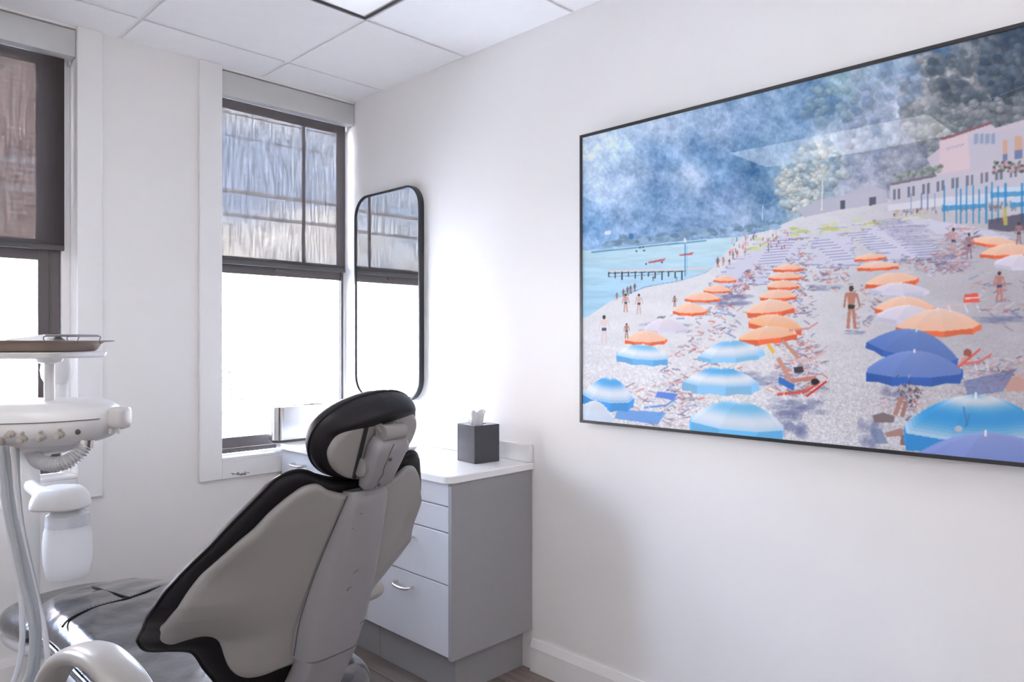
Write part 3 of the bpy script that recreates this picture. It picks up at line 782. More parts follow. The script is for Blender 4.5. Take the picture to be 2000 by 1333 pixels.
# control head
hc0 = -1.417
def headmap(w, d, off):
    l = hc0+w
    e = abs(w)/.36
    return du(l, d, 1.085+off*(1-.12*e**3)+.012*max(0, w-.1)*1.5-.05*max(0, (1.84-d))*1.0)
ht = [(0, 2.10), (.12, 2.10), (.22, 2.09), (.30, 2.06), (.345, 2.01), (.36, 1.95)]
hb = [(0, 1.80), (.12, 1.80), (.22, 1.805), (.30, 1.83), (.345, 1.87), (.36, 1.92)]
b = B(); pillow(b, ht, hb, headmap, -.060, .056, .060, mid=.0, ncol=70, nrow=34); head = finish('control_head', b, M['unit'], unit, smooth=179)
# parting line
t = smoothpoly(ht); bo = smoothpoly(hb)
full = [(w, d) for w, d in bo]+[(w, d) for w, d in t[::-1]]; full = full+[(-w, d) for w, d in full[::-1]]
def front(w, z):   # front face of the head at height offset z (around the edge of radius .06)
    d0 = float(np.interp(abs(w), [p[0] for p in bo], [p[1] for p in bo]))
    q = z/.058; q = max(-.999, min(.999, q)); dd = .06*(1-math.sqrt(1-q*q))
    return d0+dd-.0014
b = B(); P = [headmap(w, front(w, .010)-.0003, .010) for w in [-.33+.68*q/60 for q in range(61)]]
tube(b, P, .0011, 6); finish('seam_line', b, M['hem'], head)
# knobs on the front face
def knob(w, z, r, L, m, name='control_knob', par=head):
    p = headmap(w, front(w, z), z); nrm = Vector((0, -1, z/.06*.7)).normalized()
    b = B(); tube(b, [p-nrm*.003, p+nrm*L*.4, p+nrm*L*.45, p+nrm*L, p+nrm*(L+.001)], [r*1.15, r*1.1, r*.85, r*.8, r*.5], 16)
    return finish(name, b, M[m], par, smooth=40)
def wpx(px, t_): return (px-1000)/1418*t_-hc0
for px, z, r, L in ((8, -.034, .014, .03), (37, -.015, .0085, .016), (57, -.028, .0085, .018), (89, -.027, .0085, .018), (120, -.024, .0085, .018)):
    knob(wpx(px, 1.83), z, r, L, 'unit_knob')
for px, z in ((58, -.014), (90, -.013), (121, -.010)):
    knob(wpx(px, 1.83), z, .0035, .007, 'unit_knob', 'toggle')
knob(wpx(150, 1.84), -.022, .0062, .0015, 'hem', 'port')
p = headmap(wpx(18, 1.82), front(0, -.024)-.0012, -.024)
b = B(); R_ = .0042; tube(b, [p+Vector((R_*math.cos(a), 0, R_*math.sin(a))) for a in [math.radians(120+300*q/20) for q in range(21)]], .0005, 5)
tube(b, [p+Vector((0, 0, .001)), p+Vector((0, 0, .0055))], .0005, 5); finish('power_symbol', b, M['hem'], head)
# handle block at the right end
pe = headmap(.355, 1.93, .012)
b = B(); rings = []
for k, (x, s_) in enumerate([(-.010, .7), (.0, .95), (.012, 1), (.024, 1), (.032, .92), (.036, .7)]):
    rings.append([pe+Vector((x+.004, .030*s_*math.copysign(abs(math.cos(a))**.5, math.cos(a)), -.004+.030*s_*math.copysign(abs(math.sin(a))**.5, math.sin(a)))) for a in [2*math.pi*q/24 for q in range(24)]])
loft(b, rings); M['cream'] = mat('cream plastic', (.62, .585, .57), .35)
hb_ = finish('head_handle', b, M['cream'], unit, smooth=60)
for dx in (.006, .028):
    b = B(); tube(b, [pe+Vector((dx, -.022, -.030)), pe+Vector((dx, -.022, -.044))], .004, 8); finish('prong', b, M['cream'], hb_, smooth=50)
# corrugated hose loop under the head
P = spline([du(-1.262, 1.90, 1.020), du(-1.245, 1.89, 1.004), du(-1.218, 1.87, .990), du(-1.180, 1.86, .984), du(-1.142, 1.86, .990), du(-1.118, 1.87, 1.008), du(-1.108, 1.885, 1.032)], 26)
b = B(); acc = 0; rad = []
for i, q in enumerate(P):
    if i: acc += (q-P[i-1]).length
    rad.append(.0155+.0042*math.cos(2*math.pi*acc/.0072))
tube(b, P, rad, 18); finish('corrugated_hose', b, M['corr'], unit, smooth=179)
b = B(); tube(b, [du(-1.108, 1.885, 1.024), du(-1.105, 1.885, 1.045)], .019, 14); finish('hose_clamp', b, M['handle'], unit, smooth=50)
# handpiece hoses
hs_ = [([(1, 872), (4, 905), (14, 995), (30, 1073), (44, 1137), (58, 1190), (64, 1250), (59, 1304), (50, 1333), (20, 1400), (-30, 1450)], 1.78, .0076, 'hose'),
       ([(12, 872), (15, 905), (24, 985), (39, 1059), (55, 1123), (68, 1180), (75, 1233), (72, 1286), (62, 1333), (38, 1400), (-10, 1455)], 1.80, .0072, 'hose'),
       ([(25, 872), (27, 905), (36, 1002), (50, 1080), (72, 1172), (85, 1222), (93, 1286), (92, 1333), (80, 1400), (40, 1460)], 1.83, .0062, 'unit'),
       ([(-6, 872), (0, 930), (20, 1050), (37, 1130), (43, 1197), (43, 1258), (36, 1304), (26, 1333), (-4, 1400), (-50, 1440)], 1.86, .0066, 'corr'),
       ([(33, 872), (34, 905), (36, 960), (42, 1020), (52, 1070), (68, 1140), (82, 1210), (90, 1270), (86, 1333), (60, 1420), (10, 1470)], 1.87, .0055, 'hose')]
for pl, d_, r_, mm in hs_:
    b = B(); tube(b, spline([du((px-1000)/1418*d_, d_, 1.3-(py-666.5)/1418*d_) for px, py in pl], 10), r_, 12); finish('instrument_hose', b, M[mm], unit, smooth=179)
# bottle hood and water bottle
bd = 2.30; bl = (132-1000)/1418*bd
b = B(); rings = []
bcx = (118-1000)/1418*bd
prof = [(.0, .092), (.012, .096), (.030, .094), (.050, .078), (.060, .05), (.063, .0)]
hm = lambda w, s_, off: du(bcx+w, bd+s_, .792+off-.35*w*w)
b = B(); pillow(b, [(0, .075), (.04, .072), (.065, .055), (.08, .025), (.083, .0)], [(0, -.075), (.04, -.072), (.065, -.055), (.08, -.025), (.083, -.0)], hm, -.024, .048, .042, mid=-.012, ncol=30, nrow=26); finish('bottle_hood', b, M['unit'], unit, smooth=179)
b = B(); tube(b, [du(-1.73, 2.60, .785), du(-1.60, 2.46, .785), du(bcx, bd+.03, .785)], [.026, .026, .026], 14, flat=(1.0, .8)); finish('hood_arm', b, M['unit'], unit, smooth=60)
zb = .778
b = B(); Mt = Matrix.Translation(du(bl, bd, 0))
lathe(b, [(.026, zb-.002), (.032, zb-.008), (.045, zb-.018), (.060, zb-.026), (.062, zb-.050), (.0625, zb-.060)], 32, Mt); M['bottlecap'] = mat('bottle collar plastic', (.66, .68, .70), .25, var=.01, trans=.0); cap = finish('bottle_collar', b, M['bottlecap'], unit, smooth=50)
b = B(); tube(b, [du(bl, bd, zb-.003), du(bl, bd, zb+.010)], .030, 20); finish('bottle_thread', b, M['handle'], unit, smooth=50)
M['bottle'] = mat('frosted bottle plastic', (.92, .92, .92), .35, var=.01)
t_ = M['bottle'].node_tree; bs = t_.nodes['Principled BSDF']; bs.inputs['Subsurface Weight'].default_value = .0
tl_ = t_.nodes.new('ShaderNodeBsdfTranslucent'); tl_.inputs['Color'].default_value = (1, .99, .98, 1); mxs = t_.nodes.new('ShaderNodeMixShader'); mxs.inputs[0].default_value = .62
t_.links.new(bs.outputs[0], mxs.inputs[1]); t_.links.new(tl_.outputs[0], mxs.inputs[2]); t_.links.new(mxs.outputs[0], t_.nodes['Material Output'].inputs[0])
b = B(); lathe(b, [(.0615, zb-.060), (.066, zb-.078), (.0690, zb-.11), (.0690, zb-.14), (.067, zb-.175), (.062, zb-.200), (.059, zb-.218), (.050, zb-.228), (0, zb-.230), (0, zb-.226), (.048, zb-.224), (.057, zb-.214), (.065, zb-.14), (.058, zb-.062)], 36, Mt); finish('water_bottle', b, M['bottle'], unit, smooth=60)
# tray support and knuckle behind
b = B(); tube(b, [du(-1.243, 1.95, 1.13), du(-1.243, 1.95, 1.254)], .0128, 16); tube(b, [du(-1.243, 1.95, 1.238), du(-1.243, 1.95, 1.243), du(-1.243, 1.95, 1.254)], [.013, .030, .034], 20); finish('tray_post', b, M['unit'], unit, smooth=50)
kl = (110-1000)/1418*2.12
b = B(); lathe(b, [(0, -.046), (.014, -.045), (.028, -.036), (.038, -.018), (.041, .004), (.038, .024), (.030, .042), (.020, .050), (0, .052)], 28, Matrix.Translation(du(kl, 2.12, 1.212))); finish('arm_knuckle', b, M['unit'], unit, smooth=179)
b = B(); tube(b, [du(kl+.006, 2.12, 1.175), du(kl+.006, 2.12, 1.10)], [.024, .024], 20); finish('knuckle_neck', b, M['unit'], unit, smooth=60)
# tray holder plate
hold = empty('tray_holder', tuple(du(0, 0, 0)), 0); bpy.data.objects.remove(hold)
tx0, tx1, ty0, ty1 = -1.524, -1.139, 1.80, 2.06
def traymap(x, y, z): return du(x, y, z)
def rrect_ring(cx_, cy_, hx, hy, r_, z, n=6): return [du(cx_+p[0], cy_+p[1], z) for p in rrect(hx, hy, r_, n)]
cxx, cyy = (tx0+tx1)/2, (ty0+ty1)/2
b = B(); loft(b, [rrect_ring(cxx, cyy, .185, .122, .03, 1.255), rrect_ring(cxx, cyy, .193, .130, .035, 1.259), rrect_ring(cxx, cyy, .196, .133, .037, 1.269), rrect_ring(cxx, cyy, .194, .131, .035, 1.2715)]); finish('tray_holder', b, M['unit'], unit, smooth=40)
# instrument tray resting on the holder
wpos = unit.location+Matrix.Rotation(-dl, 4, 'Z').to_3x3() @ du(cxx, cyy, 0)
def tl(x, y, z): return Vector((x, y, z-1.2725))
tray = empty('instrument_tray', (wpos.x, wpos.y, 1.2725), -dl, 'taupe instrument tray resting on the white holder at the left edge', 'tray')
def rr3(hx, hy, r_, z): return [(p[0], p[1], z) for p in rrect(hx, hy, r_, 6)]
b = B(); loft(b, [rr3(.170, .110, .03, 0), rr3(.176, .116, .033, .003), rr3(.184, .124, .036, .018), rr3(.190, .130, .038, .0245), rr3(.212, .146, .045, .0265), rr3(.214, .148, .046, .0285), rr3(.211, .145, .045, .0290), rr3(.189, .129, .038, .0270), rr3(.181, .121, .035, .018), rr3(.172, .112, .031, .005)]); finish('tray_dish', b, M['tray'], tray, smooth=50)
# paper and wire rack in the tray
def unitthing(name, x, y, z, label, cat):
    p = unit.location+Matrix.Rotation(-dl, 4, 'Z').to_3x3() @ du(x, y, 0)
    return empty(name, (p.x, p.y, z), -dl, label, cat)
pp = unitthing('paper_packet', -1.268, 1.94, 1.2785, 'white paper packet lying in the taupe tray under the wire clip', 'paper packet')
b = B(); G = []
for j in range(9):
    row = []
    for i in range(15):
        u, v = i/14-.5, j/8-.5
        row.append(b.verts.new((u*.20, v*.10, .031*(1-abs(2*u)**3)*(1-abs(2*v)**2)+.004*math.sin(9*u+3*v)+.006)))
    G.append(row)
for A, C in zip(G, G[1:]):
    for k in range(14): b.faces.new((A[k], A[k+1], C[k+1], C[k]))
o = finish('paper_sheet', b, M['paper'], pp, smooth=179); md = o.modifiers.new('thickness', 'SOLIDIFY'); md.thickness = .004
pp2 = unitthing('paper_packet', -1.42, 1.93, 1.2785, 'pale blue folded paper packet at the left end of the taupe tray', 'paper packet')
M['bluepaper'] = mat('pale blue paper', (.62, .70, .76), .7, var=.02)
b = B(); vs = []
loft(b, [[(-.055, -.05, .001), (.055, -.05, .001), (.055, .05, .001), (-.055, .05, .001)], [(-.055, -.05, .010), (.05, -.05, .003), (.05, .05, .003), (-.055, .05, .006)], [(-.05, -.045, .036), (-.03, -.045, .033), (-.03, .045, .033), (-.05, .045, .036)]]); finish('paper_sheet', b, M['bluepaper'], pp2, smooth=20)
clip = unitthing('wire_rack', -1.168, 1.90, 1.3010, 'bent steel wire clip standing on the tray rim', 'instrument rack')
b = B()
z1 = .012
L0, L1 = -.046, .040
for yy in (-.015, .085):
    P = spline([(L0-.002, yy, -.012), (L0, yy, -.002), (L0+.004, yy, z1), (L1-.004, yy, z1+.001), (L1, yy, .0), (L1+.003, yy, -.008)], 6); tube(b, P, .0016, 8)
bx(b, L0+.002, L1-.002, -.015, .085, z1-.0018, z1+.0045, bev=.0008); finish('rack_body', b, M['zinc'], clip, smooth=40)
#PART4
# ------------------------------------------------------------------ framed beach picture on the right wall
PY0, PY1, PZ0, PZ1 = -3.12, -1.535, 1.003, 2.050
PX = -.0385
pic = empty('framed_picture', (-.0005, (PY0+PY1)/2, PZ0), 0, 'large glossy framed beach photograph with orange and blue umbrellas', 'framed picture')
pcy = (PY0+PY1)/2
b = B(); fr = .010
o1 = [(PY0, PZ0), (PY1, PZ0), (PY1, PZ1), (PY0, PZ1)]; i1 = [(PY0+fr, PZ0+fr), (PY1-fr, PZ0+fr), (PY1-fr, PZ1-fr), (PY0+fr, PZ1-fr)]
R = [[b.verts.new((x, p[0]-pcy, p[1]-PZ0)) for p in q] for q, x in ((o1, 0), (o1, PX-.004), (i1, PX-.004), (i1, -.004))]
for A, C in zip(R, R[1:]+[R[0]]):
    for k in range(4): b.faces.new((A[k], A[(k+1) % 4], C[(k+1) % 4], C[k]))
finish('picture_frame', b, M['mframe'], pic)

# the print: a painted beach scene kept as point colours on the print's own grid
NU, NV = 1000, 640
ys = np.linspace(PY1-fr, PY0+fr, NU); zs_ = np.linspace(PZ0+fr, PZ1-fr, NV)
YY, ZZ = np.meshgrid(ys, zs_)
# the layout of the picture was measured on the visible part; (X, Y) are the print's drawing units
dx_, dy_ = PX+2.10, YY+3.22
sA, cA = math.sin(AZ), math.cos(AZ)
dd = dx_*sA+dy_*cA; dl_ = dx_*cA-dy_*sA
X = 1000+dl_/dd*1418; Y = 666.5-(ZZ-1.30)/dd*1418
rng = np.random.RandomState(7)
def vnoise(sx, sy, seed, oct=5, rot=0.0):
    r = np.random.RandomState(seed); out = np.zeros_like(X); amp = 1; tot = 0
    for o_ in range(oct):
        g = r.rand(128, 128); ca, sa = math.cos(rot), math.sin(rot)
        u = ((X*ca+Y*sa)/sx*2**o_) % 127; v = ((-X*sa+Y*ca)/sy*2**o_) % 127
        i, j = u.astype(int), v.astype(int); fu, fv = u-i, v-j; fu = fu*fu*(3-2*fu); fv = fv*fv*(3-2*fv)
        i2, j2 = (i+1) % 128, (j+1) % 128
        out += amp*(g[i, j]*(1-fu)*(1-fv)+g[i2, j]*fu*(1-fv)+g[i, j2]*(1-fu)*fv+g[i2, j2]*fu*fv); tot += amp; amp *= .55
    return out/tot-.5
ctrl = [(1200,300,150,180,205),(1160,280,175,195,215),(1300,260,150,172,198),(1300,310,105,145,185),(1370,300,95,135,175),(1450,250,125,155,190),(1600,190,75,115,155),(1650,160,130,165,180),(1750,150,135,160,185),(1830,110,60,95,130),(1880,120,110,120,130),(1930,110,60,70,85),(1990,80,30,55,80),
 (1200,420,125,155,190),(1180,360,150,175,205),(1240,350,140,165,195),(1280,400,85,125,165),(1400,330,100,140,180),(1340,340,150,170,195),(1480,340,65,110,150),(1470,300,75,120,155),(1420,380,100,130,170),(1350,440,75,110,150),(1330,420,90,125,165),(1560,365,190,200,195),(1545,400,165,180,185),(1590,390,120,145,165),(1620,290,175,190,205),(1600,320,190,200,195),(1640,340,120,140,165),
 (1700,220,165,180,200),(1700,300,150,160,180),(1760,210,180,190,210),(1720,260,95,120,150),(1800,250,110,115,130),(1790,200,165,170,180),(1850,200,120,125,130),(1870,170,150,150,155),(1900,220,70,80,95),(1920,170,95,100,110),(1960,200,90,100,105),(1750,340,135,140,160),(1650,380,160,165,180),(1510,390,60,105,145),(1500,420,95,130,165),(1550,250,110,145,180),(1530,300,90,130,165),(1980,170,80,90,100),(1680,350,155,160,178),(1820,290,110,115,130),
 (1400,260,130,155,185),(1390,430,120,150,185),(1450,430,130,155,185),(1250,470,80,120,165),(1200,470,100,140,180),(1160,440,90,135,180)]
num = np.zeros(X.shape+(3,)); den = np.zeros(X.shape)
wx = X+55*vnoise(70, 70, 3, 4); wy = Y+45*vnoise(60, 60, 4, 4)
for c in ctrl:
    w_ = 1/(((wx-c[0])**2+(wy-c[1])**2)+250)**1.7
    den += w_; num += w_[..., None]*np.array(c[2:])
C = num/den[..., None]
n1 = vnoise(40, 34, 11, 5, .5); n2 = vnoise(16, 16, 12, 4); n3 = vnoise(6, 5, 13, 3, .3)
rg = 1-np.abs(vnoise(60, 44, 14, 5, .8))*4.5; rg2 = 1-np.abs(vnoise(24, 19, 15, 4, .6))*5
n4 = vnoise(3.2, 4.5, 16, 2, .2)
C += 8+(np.clip((1420-X)/200, 0, 1)*14+n4*26+n1*46+n2*46+n3*38+np.clip(rg, 0, 1)*24+np.clip(rg2, 0, 1)*16-14)[..., None]*np.array([1.05, .95, .8])
XC = X[0]      # the drawing x depends on the column only
def inpoly(P):
    P = np.array(P, float); x0, y0 = P.min(0)-1; x1, y1 = P.max(0)+1
    m = np.zeros(X.shape, bool); a_, b_ = np.searchsorted(XC, [x0, x1])
    if b_ <= a_: return m
    a_ = max(0, a_-1); b_ = min(NU, b_+1)
    rws = np.where((Y[:, a_:b_] > y0).any(1) & (Y[:, a_:b_] < y1).any(1))[0]
    if len(rws) == 0: return m
    r0, r1 = rws[0], rws[-1]+1
    xs, ysb = X[r0:r1, a_:b_], Y[r0:r1, a_:b_]; ins = np.zeros(xs.shape, bool)
    for (ax, ay), (bx_, by) in zip(P, np.roll(P, -1, 0)):
        if ay == by: continue
        ins ^= ((ay > ysb) != (by > ysb)) & (xs < (bx_-ax)*(ysb-ay)/(by-ay)+ax)
    m[r0:r1, a_:b_] = ins; return m
def paint(m, col, a=1.0):
    if callable(col): v = col(m)
    else: v = np.array(col, float)
    C[m] = C[m]*(1-a)+v*a
def poly(P, col, a=1.0): paint(inpoly(P), col, a)
def ell(cx, cy, rx, ry, col, a=1.0, rot=0):
    sub = (abs(X-cx) < max(rx, ry)*1.1+1) & (abs(Y-cy) < max(rx, ry)*1.1+1)
    u = (X-cx)*math.cos(rot)+(Y-cy)*math.sin(rot); v = -(X-cx)*math.sin(rot)+(Y-cy)*math.cos(rot)
    paint(sub & ((u/rx)**2+(v/ry)**2 < 1), col, a)
def line(x0, y0, x1, y1, w, col, a=1.0):
    L = math.hypot(x1-x0, y1-y0)+1e-6; nx, ny = -(y1-y0)/L*w/2, (x1-x0)/L*w/2
    poly([(x0+nx, y0+ny), (x1+nx, y1+ny), (x1-nx, y1-ny), (x0-nx, y0-ny)], col, a)
# foliage tufts on the slope
def ellf(cx, cy, rx, ry, col, a=1.0):
    a_, b_ = np.searchsorted(XC, [cx-rx, cx+rx])
    if b_ <= a_: return
    xs, yy = X[:, a_:b_], Y[:, a_:b_]; m_ = ((xs-cx)/rx)**2+((yy-cy)/ry)**2 < 1
    sb = C[:, a_:b_]; sb[m_] = sb[m_]*(1-a)+np.array(col, float)*a
def tufts(cx, cy, sx, sy, n_, lo, hi, s0, s1, a=.55):
    pts_ = sorted([(cy+sy*rng.uniform(-1, 1)*.9, cx+sx*rng.uniform(-1, 1)) for _ in range(n_)])
    for y, x in pts_:
        if ((x-cx)/sx)**2+((y-cy)/sy)**2 > 1: continue
        s_ = rng.uniform(s0, s1); t = rng.rand(); c = np.array(lo)*(1-t)+np.array(hi)*t
        ellf(x+s_*.3, y+s_*.45, s_*1.1, s_*.9, c*.62, a*.6); ellf(x, y, s_, s_*.8, c, a); ellf(x-s_*.25, y-s_*.3, s_*.5, s_*.4, np.minimum(c*1.12+8, 235), a*.8)
tufts(1830, 190, 75, 90, 170, (95, 105, 115), (178, 178, 182), 5, 13); tufts(1900, 150, 90, 60, 110, (50, 68, 85), (110, 118, 128), 5, 13)
tufts(1965, 130, 50, 70, 60, (35, 55, 82), (90, 105, 120), 6, 14); tufts(1850, 260, 60, 50, 80, (95, 105, 110), (150, 158, 158), 4, 10); tufts(1940, 225, 70, 35, 60, (90, 98, 108), (150, 152, 158), 5, 12)
tufts(1560, 372, 42, 45, 130, (150, 168, 175), (222, 222, 210), 3, 9); tufts(1600, 320, 55, 50, 120, (110, 140, 165), (214, 216, 206), 4, 10); tufts(1540, 350, 26, 26, 40, (160, 175, 178), (220, 220, 205), 3, 7)
tufts(1700, 260, 60, 60, 80, (120, 140, 170), (190, 196, 210), 5, 14, .35); tufts(1760, 330, 60, 40, 60, (120, 128, 150), (176, 178, 192), 4, 10, .4); tufts(1620, 200, 60, 45, 50, (80, 118, 155), (165, 188, 190), 5, 12, .35); tufts(1730, 160, 70, 50, 50, (90, 122, 158), (175, 185, 205), 6, 14, .35)
# sea
sea = [(1100, 492), (1155, 489), (1230, 482), (1300, 474), (1380, 467), (1452, 462), (1420, 490), (1395, 520), (1380, 532), (1330, 548), (1260, 560), (1190, 590), (1150, 620), (1100, 640)]
m = inpoly(sea); g = np.clip((Y-465)/110, 0, 1)[..., None]
seac = np.array([185, 213, 220])*(1-g)+np.array([160, 200, 222])*g
C[m] = (seac+(vnoise(40, 5, 21, 4)*26)[..., None])[m]
# beach
bch = [(1452, 462), (1500, 450), (1560, 425), (1640, 405), (1720, 395), (1760, 385), (2400, 330), (2400, 1100), (1100, 1100), (1100, 640), (1150, 618), (1190, 590), (1260, 562), (1330, 549), (1380, 533), (1395, 520), (1420, 490)]
m = inpoly(bch)
g = np.clip((X-1500)/450, 0, 1)[..., None]
sand = np.array([212, 212, 216])*(1-g)+np.array([176, 173, 180])*g
peb = np.clip((Y-640)/160, 0, 1)*1.0
sp = (vnoise(3.2, 2.4, 31, 2)*60)*(.2+peb)+vnoise(60, 20, 32, 3)*14
C[m] = (sand+sp[..., None])[m]
# shore boulders at the cliff foot
for k in range(150):
    t = rng.rand(); x = 1180+340*t; y = 484-38*t-abs(rng.randn())*5-2
    s_ = rng.uniform(2, 8); v = rng.randint(110, 190); ell(x, y, s_*1.5, s_*.8, (v-30, v, v+25), .7)
line(1155, 493, 1380, 470, 3, (70, 120, 165), .7)
# grey foot of the rocks, small wall and buildings
poly([(1560, 410), (1600, 390), (1640, 385), (1700, 360), (1730, 372), (1735, 396), (1640, 410), (1570, 425)], (176, 176, 190))
poly([(1625, 388), (1722, 370), (1724, 398), (1636, 404)], (178, 178, 192)); poly([(1641, 393), (1651, 391), (1651, 408), (1641, 410)], (75, 80, 100)); poly([(1698, 386), (1711, 384), (1711, 400), (1698, 402)], (90, 90, 110))
poly([(1738, 362), (1845, 338), (1960, 318), (2100, 290), (2100, 420), (1740, 415)], (186, 184, 196))
poly([(1740, 358), (1842, 338), (1842, 343), (1740, 363)], (120, 110, 120))
poly([(1810, 310), (1870, 262), (1930, 240), (1945, 250), (2100, 205), (2100, 330), (1830, 345)], (192, 184, 194))
poly([(1838, 270), (1935, 238), (1938, 242), (1840, 275)], (130, 90, 95))
poly([(1835, 275), (1890, 262), (1895, 330), (1835, 340)], (208, 188, 194)); poly([(1895, 270), (2100, 225), (2100, 322), (1895, 335)], (186, 182, 194))
for x in (1903, 1914, 1925, 1936): poly([(x, 262), (x+8, 260), (x+8, 280), (x, 282)], (120, 140, 175), .7)
for x, w_, t0 in ((1958, 10, 280), (1981, 16, 272)):
    poly([(x, t0), (x+w_, t0-3), (x+w_, t0+38), (x, t0+40)], (196, 158, 140)); ell(x+w_/2, t0, w_/2, 7, (196, 158, 140)); poly([(x, t0+22), (x+w_, t0+20), (x+w_, t0+38), (x, t0+40)], (110, 125, 165))
# hillside lettering is only a faint squiggle in the print
for k in range(9): line(1848+4*k, 292-1*k+(k % 2)*3, 1851+4*k, 288-1*k, 1.5, (140, 140, 175), .7)
for k in range(26):
    x = 1744+k*9.5; y = 385-(x-1744)*.19
    if k % 3 != 2: poly([(x, y-14), (x+5.5, y-15), (x+5.5, y+5), (x, y+6)], (95, 98, 118), .8)
for k in range(160):
    x = rng.uniform(1745, 2000); y = 405-(x-1745)*.05+rng.uniform(0, 12); line(x, y, x+rng.uniform(-2, 2), y+rng.uniform(4, 9), 2, [(90, 75, 80), (190, 150, 120), (110, 120, 160), (200, 190, 120)][rng.randint(4)], .7)
for k in range(70):
    x = rng.uniform(1940, 2010); y = 322+rng.uniform(-6, 16); ell(x, y, rng.uniform(2, 5), 3, [(100, 110, 100), (70, 85, 75), (195, 150, 165)][rng.randint(3)], .8)
for k in range(80):
    x = rng.uniform(1745, 1840); y = 352-(x-1745)*.2+rng.uniform(-10, 2); ell(x, y, rng.uniform(2, 5), 3, [(110, 120, 115), (150, 160, 150)][rng.randint(2)], .7)
# pale canopies and blue posts
poly([(1735, 400), (1850, 385), (2010, 372), (2010, 388), (1850, 402), (1735, 412)], (205, 206, 214)); 
for x0, x1, y in ((1840, 1925, 408), (1973, 2040, 402), (1935, 2040, 382)): poly([(x0, y-8), (x1, y-14), (x1, y-2), (x0, y+5)], (60, 140, 195), .85); poly([(x0+3, y-14), (x1, y-20), (x1, y-10), (x0+3, y-6)], (190, 205, 220))
for x in (1845, 1868, 1877, 1888, 1901, 1913, 1927, 1938, 1950, 1964, 1997): 
    h_ = 62+(x*7 % 23); line(x, 437, x, 437-h_, 3.2 if x not in (1927, 1997) else 5, (45, 130, 190), .9)
for x in (1780, 1800, 1812, 1826): line(x, 410, x, 378, 2, (85, 115, 170), .8)
poly([(1930, 430), (2010, 415), (2010, 450), (1930, 455)], (70, 68, 90), .8); poly([(1958, 405), (1966, 405), (1968, 440), (1960, 440)], (200, 180, 90), .8)
# far umbrella field: narrow rows receding to the left
def small_umb(x, y, w_, h_, c1, c2):
    poly([(x-w_, y), (x-w_*.45, y-h_), (x+w_*.3, y-h_*1.2), (x+w_, y-h_*.2), (x+w_*.4, y+h_*.25)], c1); line(x-w_, y+h_*.1, x+w_*.9, y-h_*.05, max(1.2, h_*.33), c2, .8)
rows = []
for k in range(760):
    lane = rng.randint(5); t = rng.rand()**.8
    xe, ye = [(1440, 560), (1500, 520), (1625, 520), (1770, 508), (1930, 470)][lane]; xs_, ys__ = [(1500, 470), (1560, 450), (1630, 440), (1690, 430), (1760, 425)][lane]
    x = xs_+(xe-xs_)*t+rng.uniform(-20-16*t, 20+16*t); y = ys__+(ye-ys__)*t+rng.uniform(-4, 4)
    rows.append((y, x, t, lane))
for y, x, t, lane in sorted(rows):
    r_ = rng.rand()
    if t < .22: c1, c2 = [((200, 205, 150), (170, 205, 190)), ((190, 190, 120), (120, 185, 185)), ((205, 205, 210), (150, 150, 170))][rng.randint(3)]
    else: c1, c2 = (200, 200, 216), (130, 135, 175)
    if r_ < .7: small_umb(x, y, 12+18*t, 4+3*t, c1, c2)
    else:
        for q in range(4): line(x+rng.uniform(-9, 9), y+rng.uniform(-2, 6), x+rng.uniform(-9, 9), y+rng.uniform(0, 8), 2, [(150, 120, 125), (90, 90, 115), (170, 110, 110), (100, 120, 160), (210, 205, 210)][rng.randint(5)], .8)
poly([(1700, 440), (1790, 425), (1960, 452), (1935, 470), (1870, 470), (1760, 478)], (196, 195, 208), .6)
for k in range(46):
    y = 432+k*2.1; x = 1700+k*3+rng.uniform(-8, 8); line(x, y, x+rng.uniform(50, 90), y-rng.uniform(1, 5), 1.4, (135, 138, 175), .65)
# striped white fields in the middle
for (xa, ya, xb, yb, wd, n_) in ((1672, 455, 1735, 490, 50, 16), (1600, 470, 1655, 512, 44, 16), (1530, 470, 1500, 520, 50, 18), (1790, 478, 1830, 512, 60, 14)):
    for k in range(n_):
        t = k/n_; x = xa+(xb-xa)*t; y = ya+(yb-ya)*t; line(x-wd*.5, y+2, x+wd*.5, y-2, 2.2, (214, 214, 224) if k % 2 else (140, 142, 180), .75)
# clutter of loungers and people along the lanes
def clutter(x, y, s_, n_=10):
    for q in range(n_):
        c = [(140, 120, 135), (95, 92, 118), (212, 208, 218), (190, 140, 138), (186, 158, 152), (110, 135, 180), (206, 110, 95), (160, 158, 182), (205, 200, 212), (120, 110, 135)][rng.randint(10)]
        x0, y0 = x+rng.uniform(-s_, s_), y+rng.uniform(-s_*.45, s_*.45); a = rng.uniform(-.7, .7); L = rng.uniform(.2, .7)*s_
        line(x0, y0, x0+L*math.cos(a), y0+L*math.sin(a), rng.uniform(1.4, 3.6), c, .62)
for k in range(34):
    t = k/33; clutter(1480-85*t+8*math.sin(k), 520+95*t, 10+10*t, 9)
for k in range(24): t = k/23; clutter(1560+14*math.sin(k*2), 500+120*t, 16+6*t, 8)
for k in range(22): t = k/21; clutter(1880-40*t, 455+60*t, 34, 8)
for k in range(14): clutter(1960+rng.uniform(-40, 30), 545+k*6, 34, 6)
for k in range(16): clutter(1800+rng.uniform(-60, 60), 515+rng.uniform(-10, 20), 22, 7)
for k in range(12): clutter(1625+rng.uniform(-22, 22), 520+k*3.4, 18, 7)
for k in range(16): clutter(1680+rng.uniform(-20, 40), 560+k*5, 18, 6)
for k in range(26): clutter(1350+rng.uniform(-60, 130), 615+k*6, 26, 9)
for k in range(30): clutter(1555+rng.uniform(-40, 40), 660+rng.uniform(0, 110), 26, 10)
for k in range(18): clutter(1290+rng.uniform(-50, 60), 760+rng.uniform(0, 60), 30, 8)
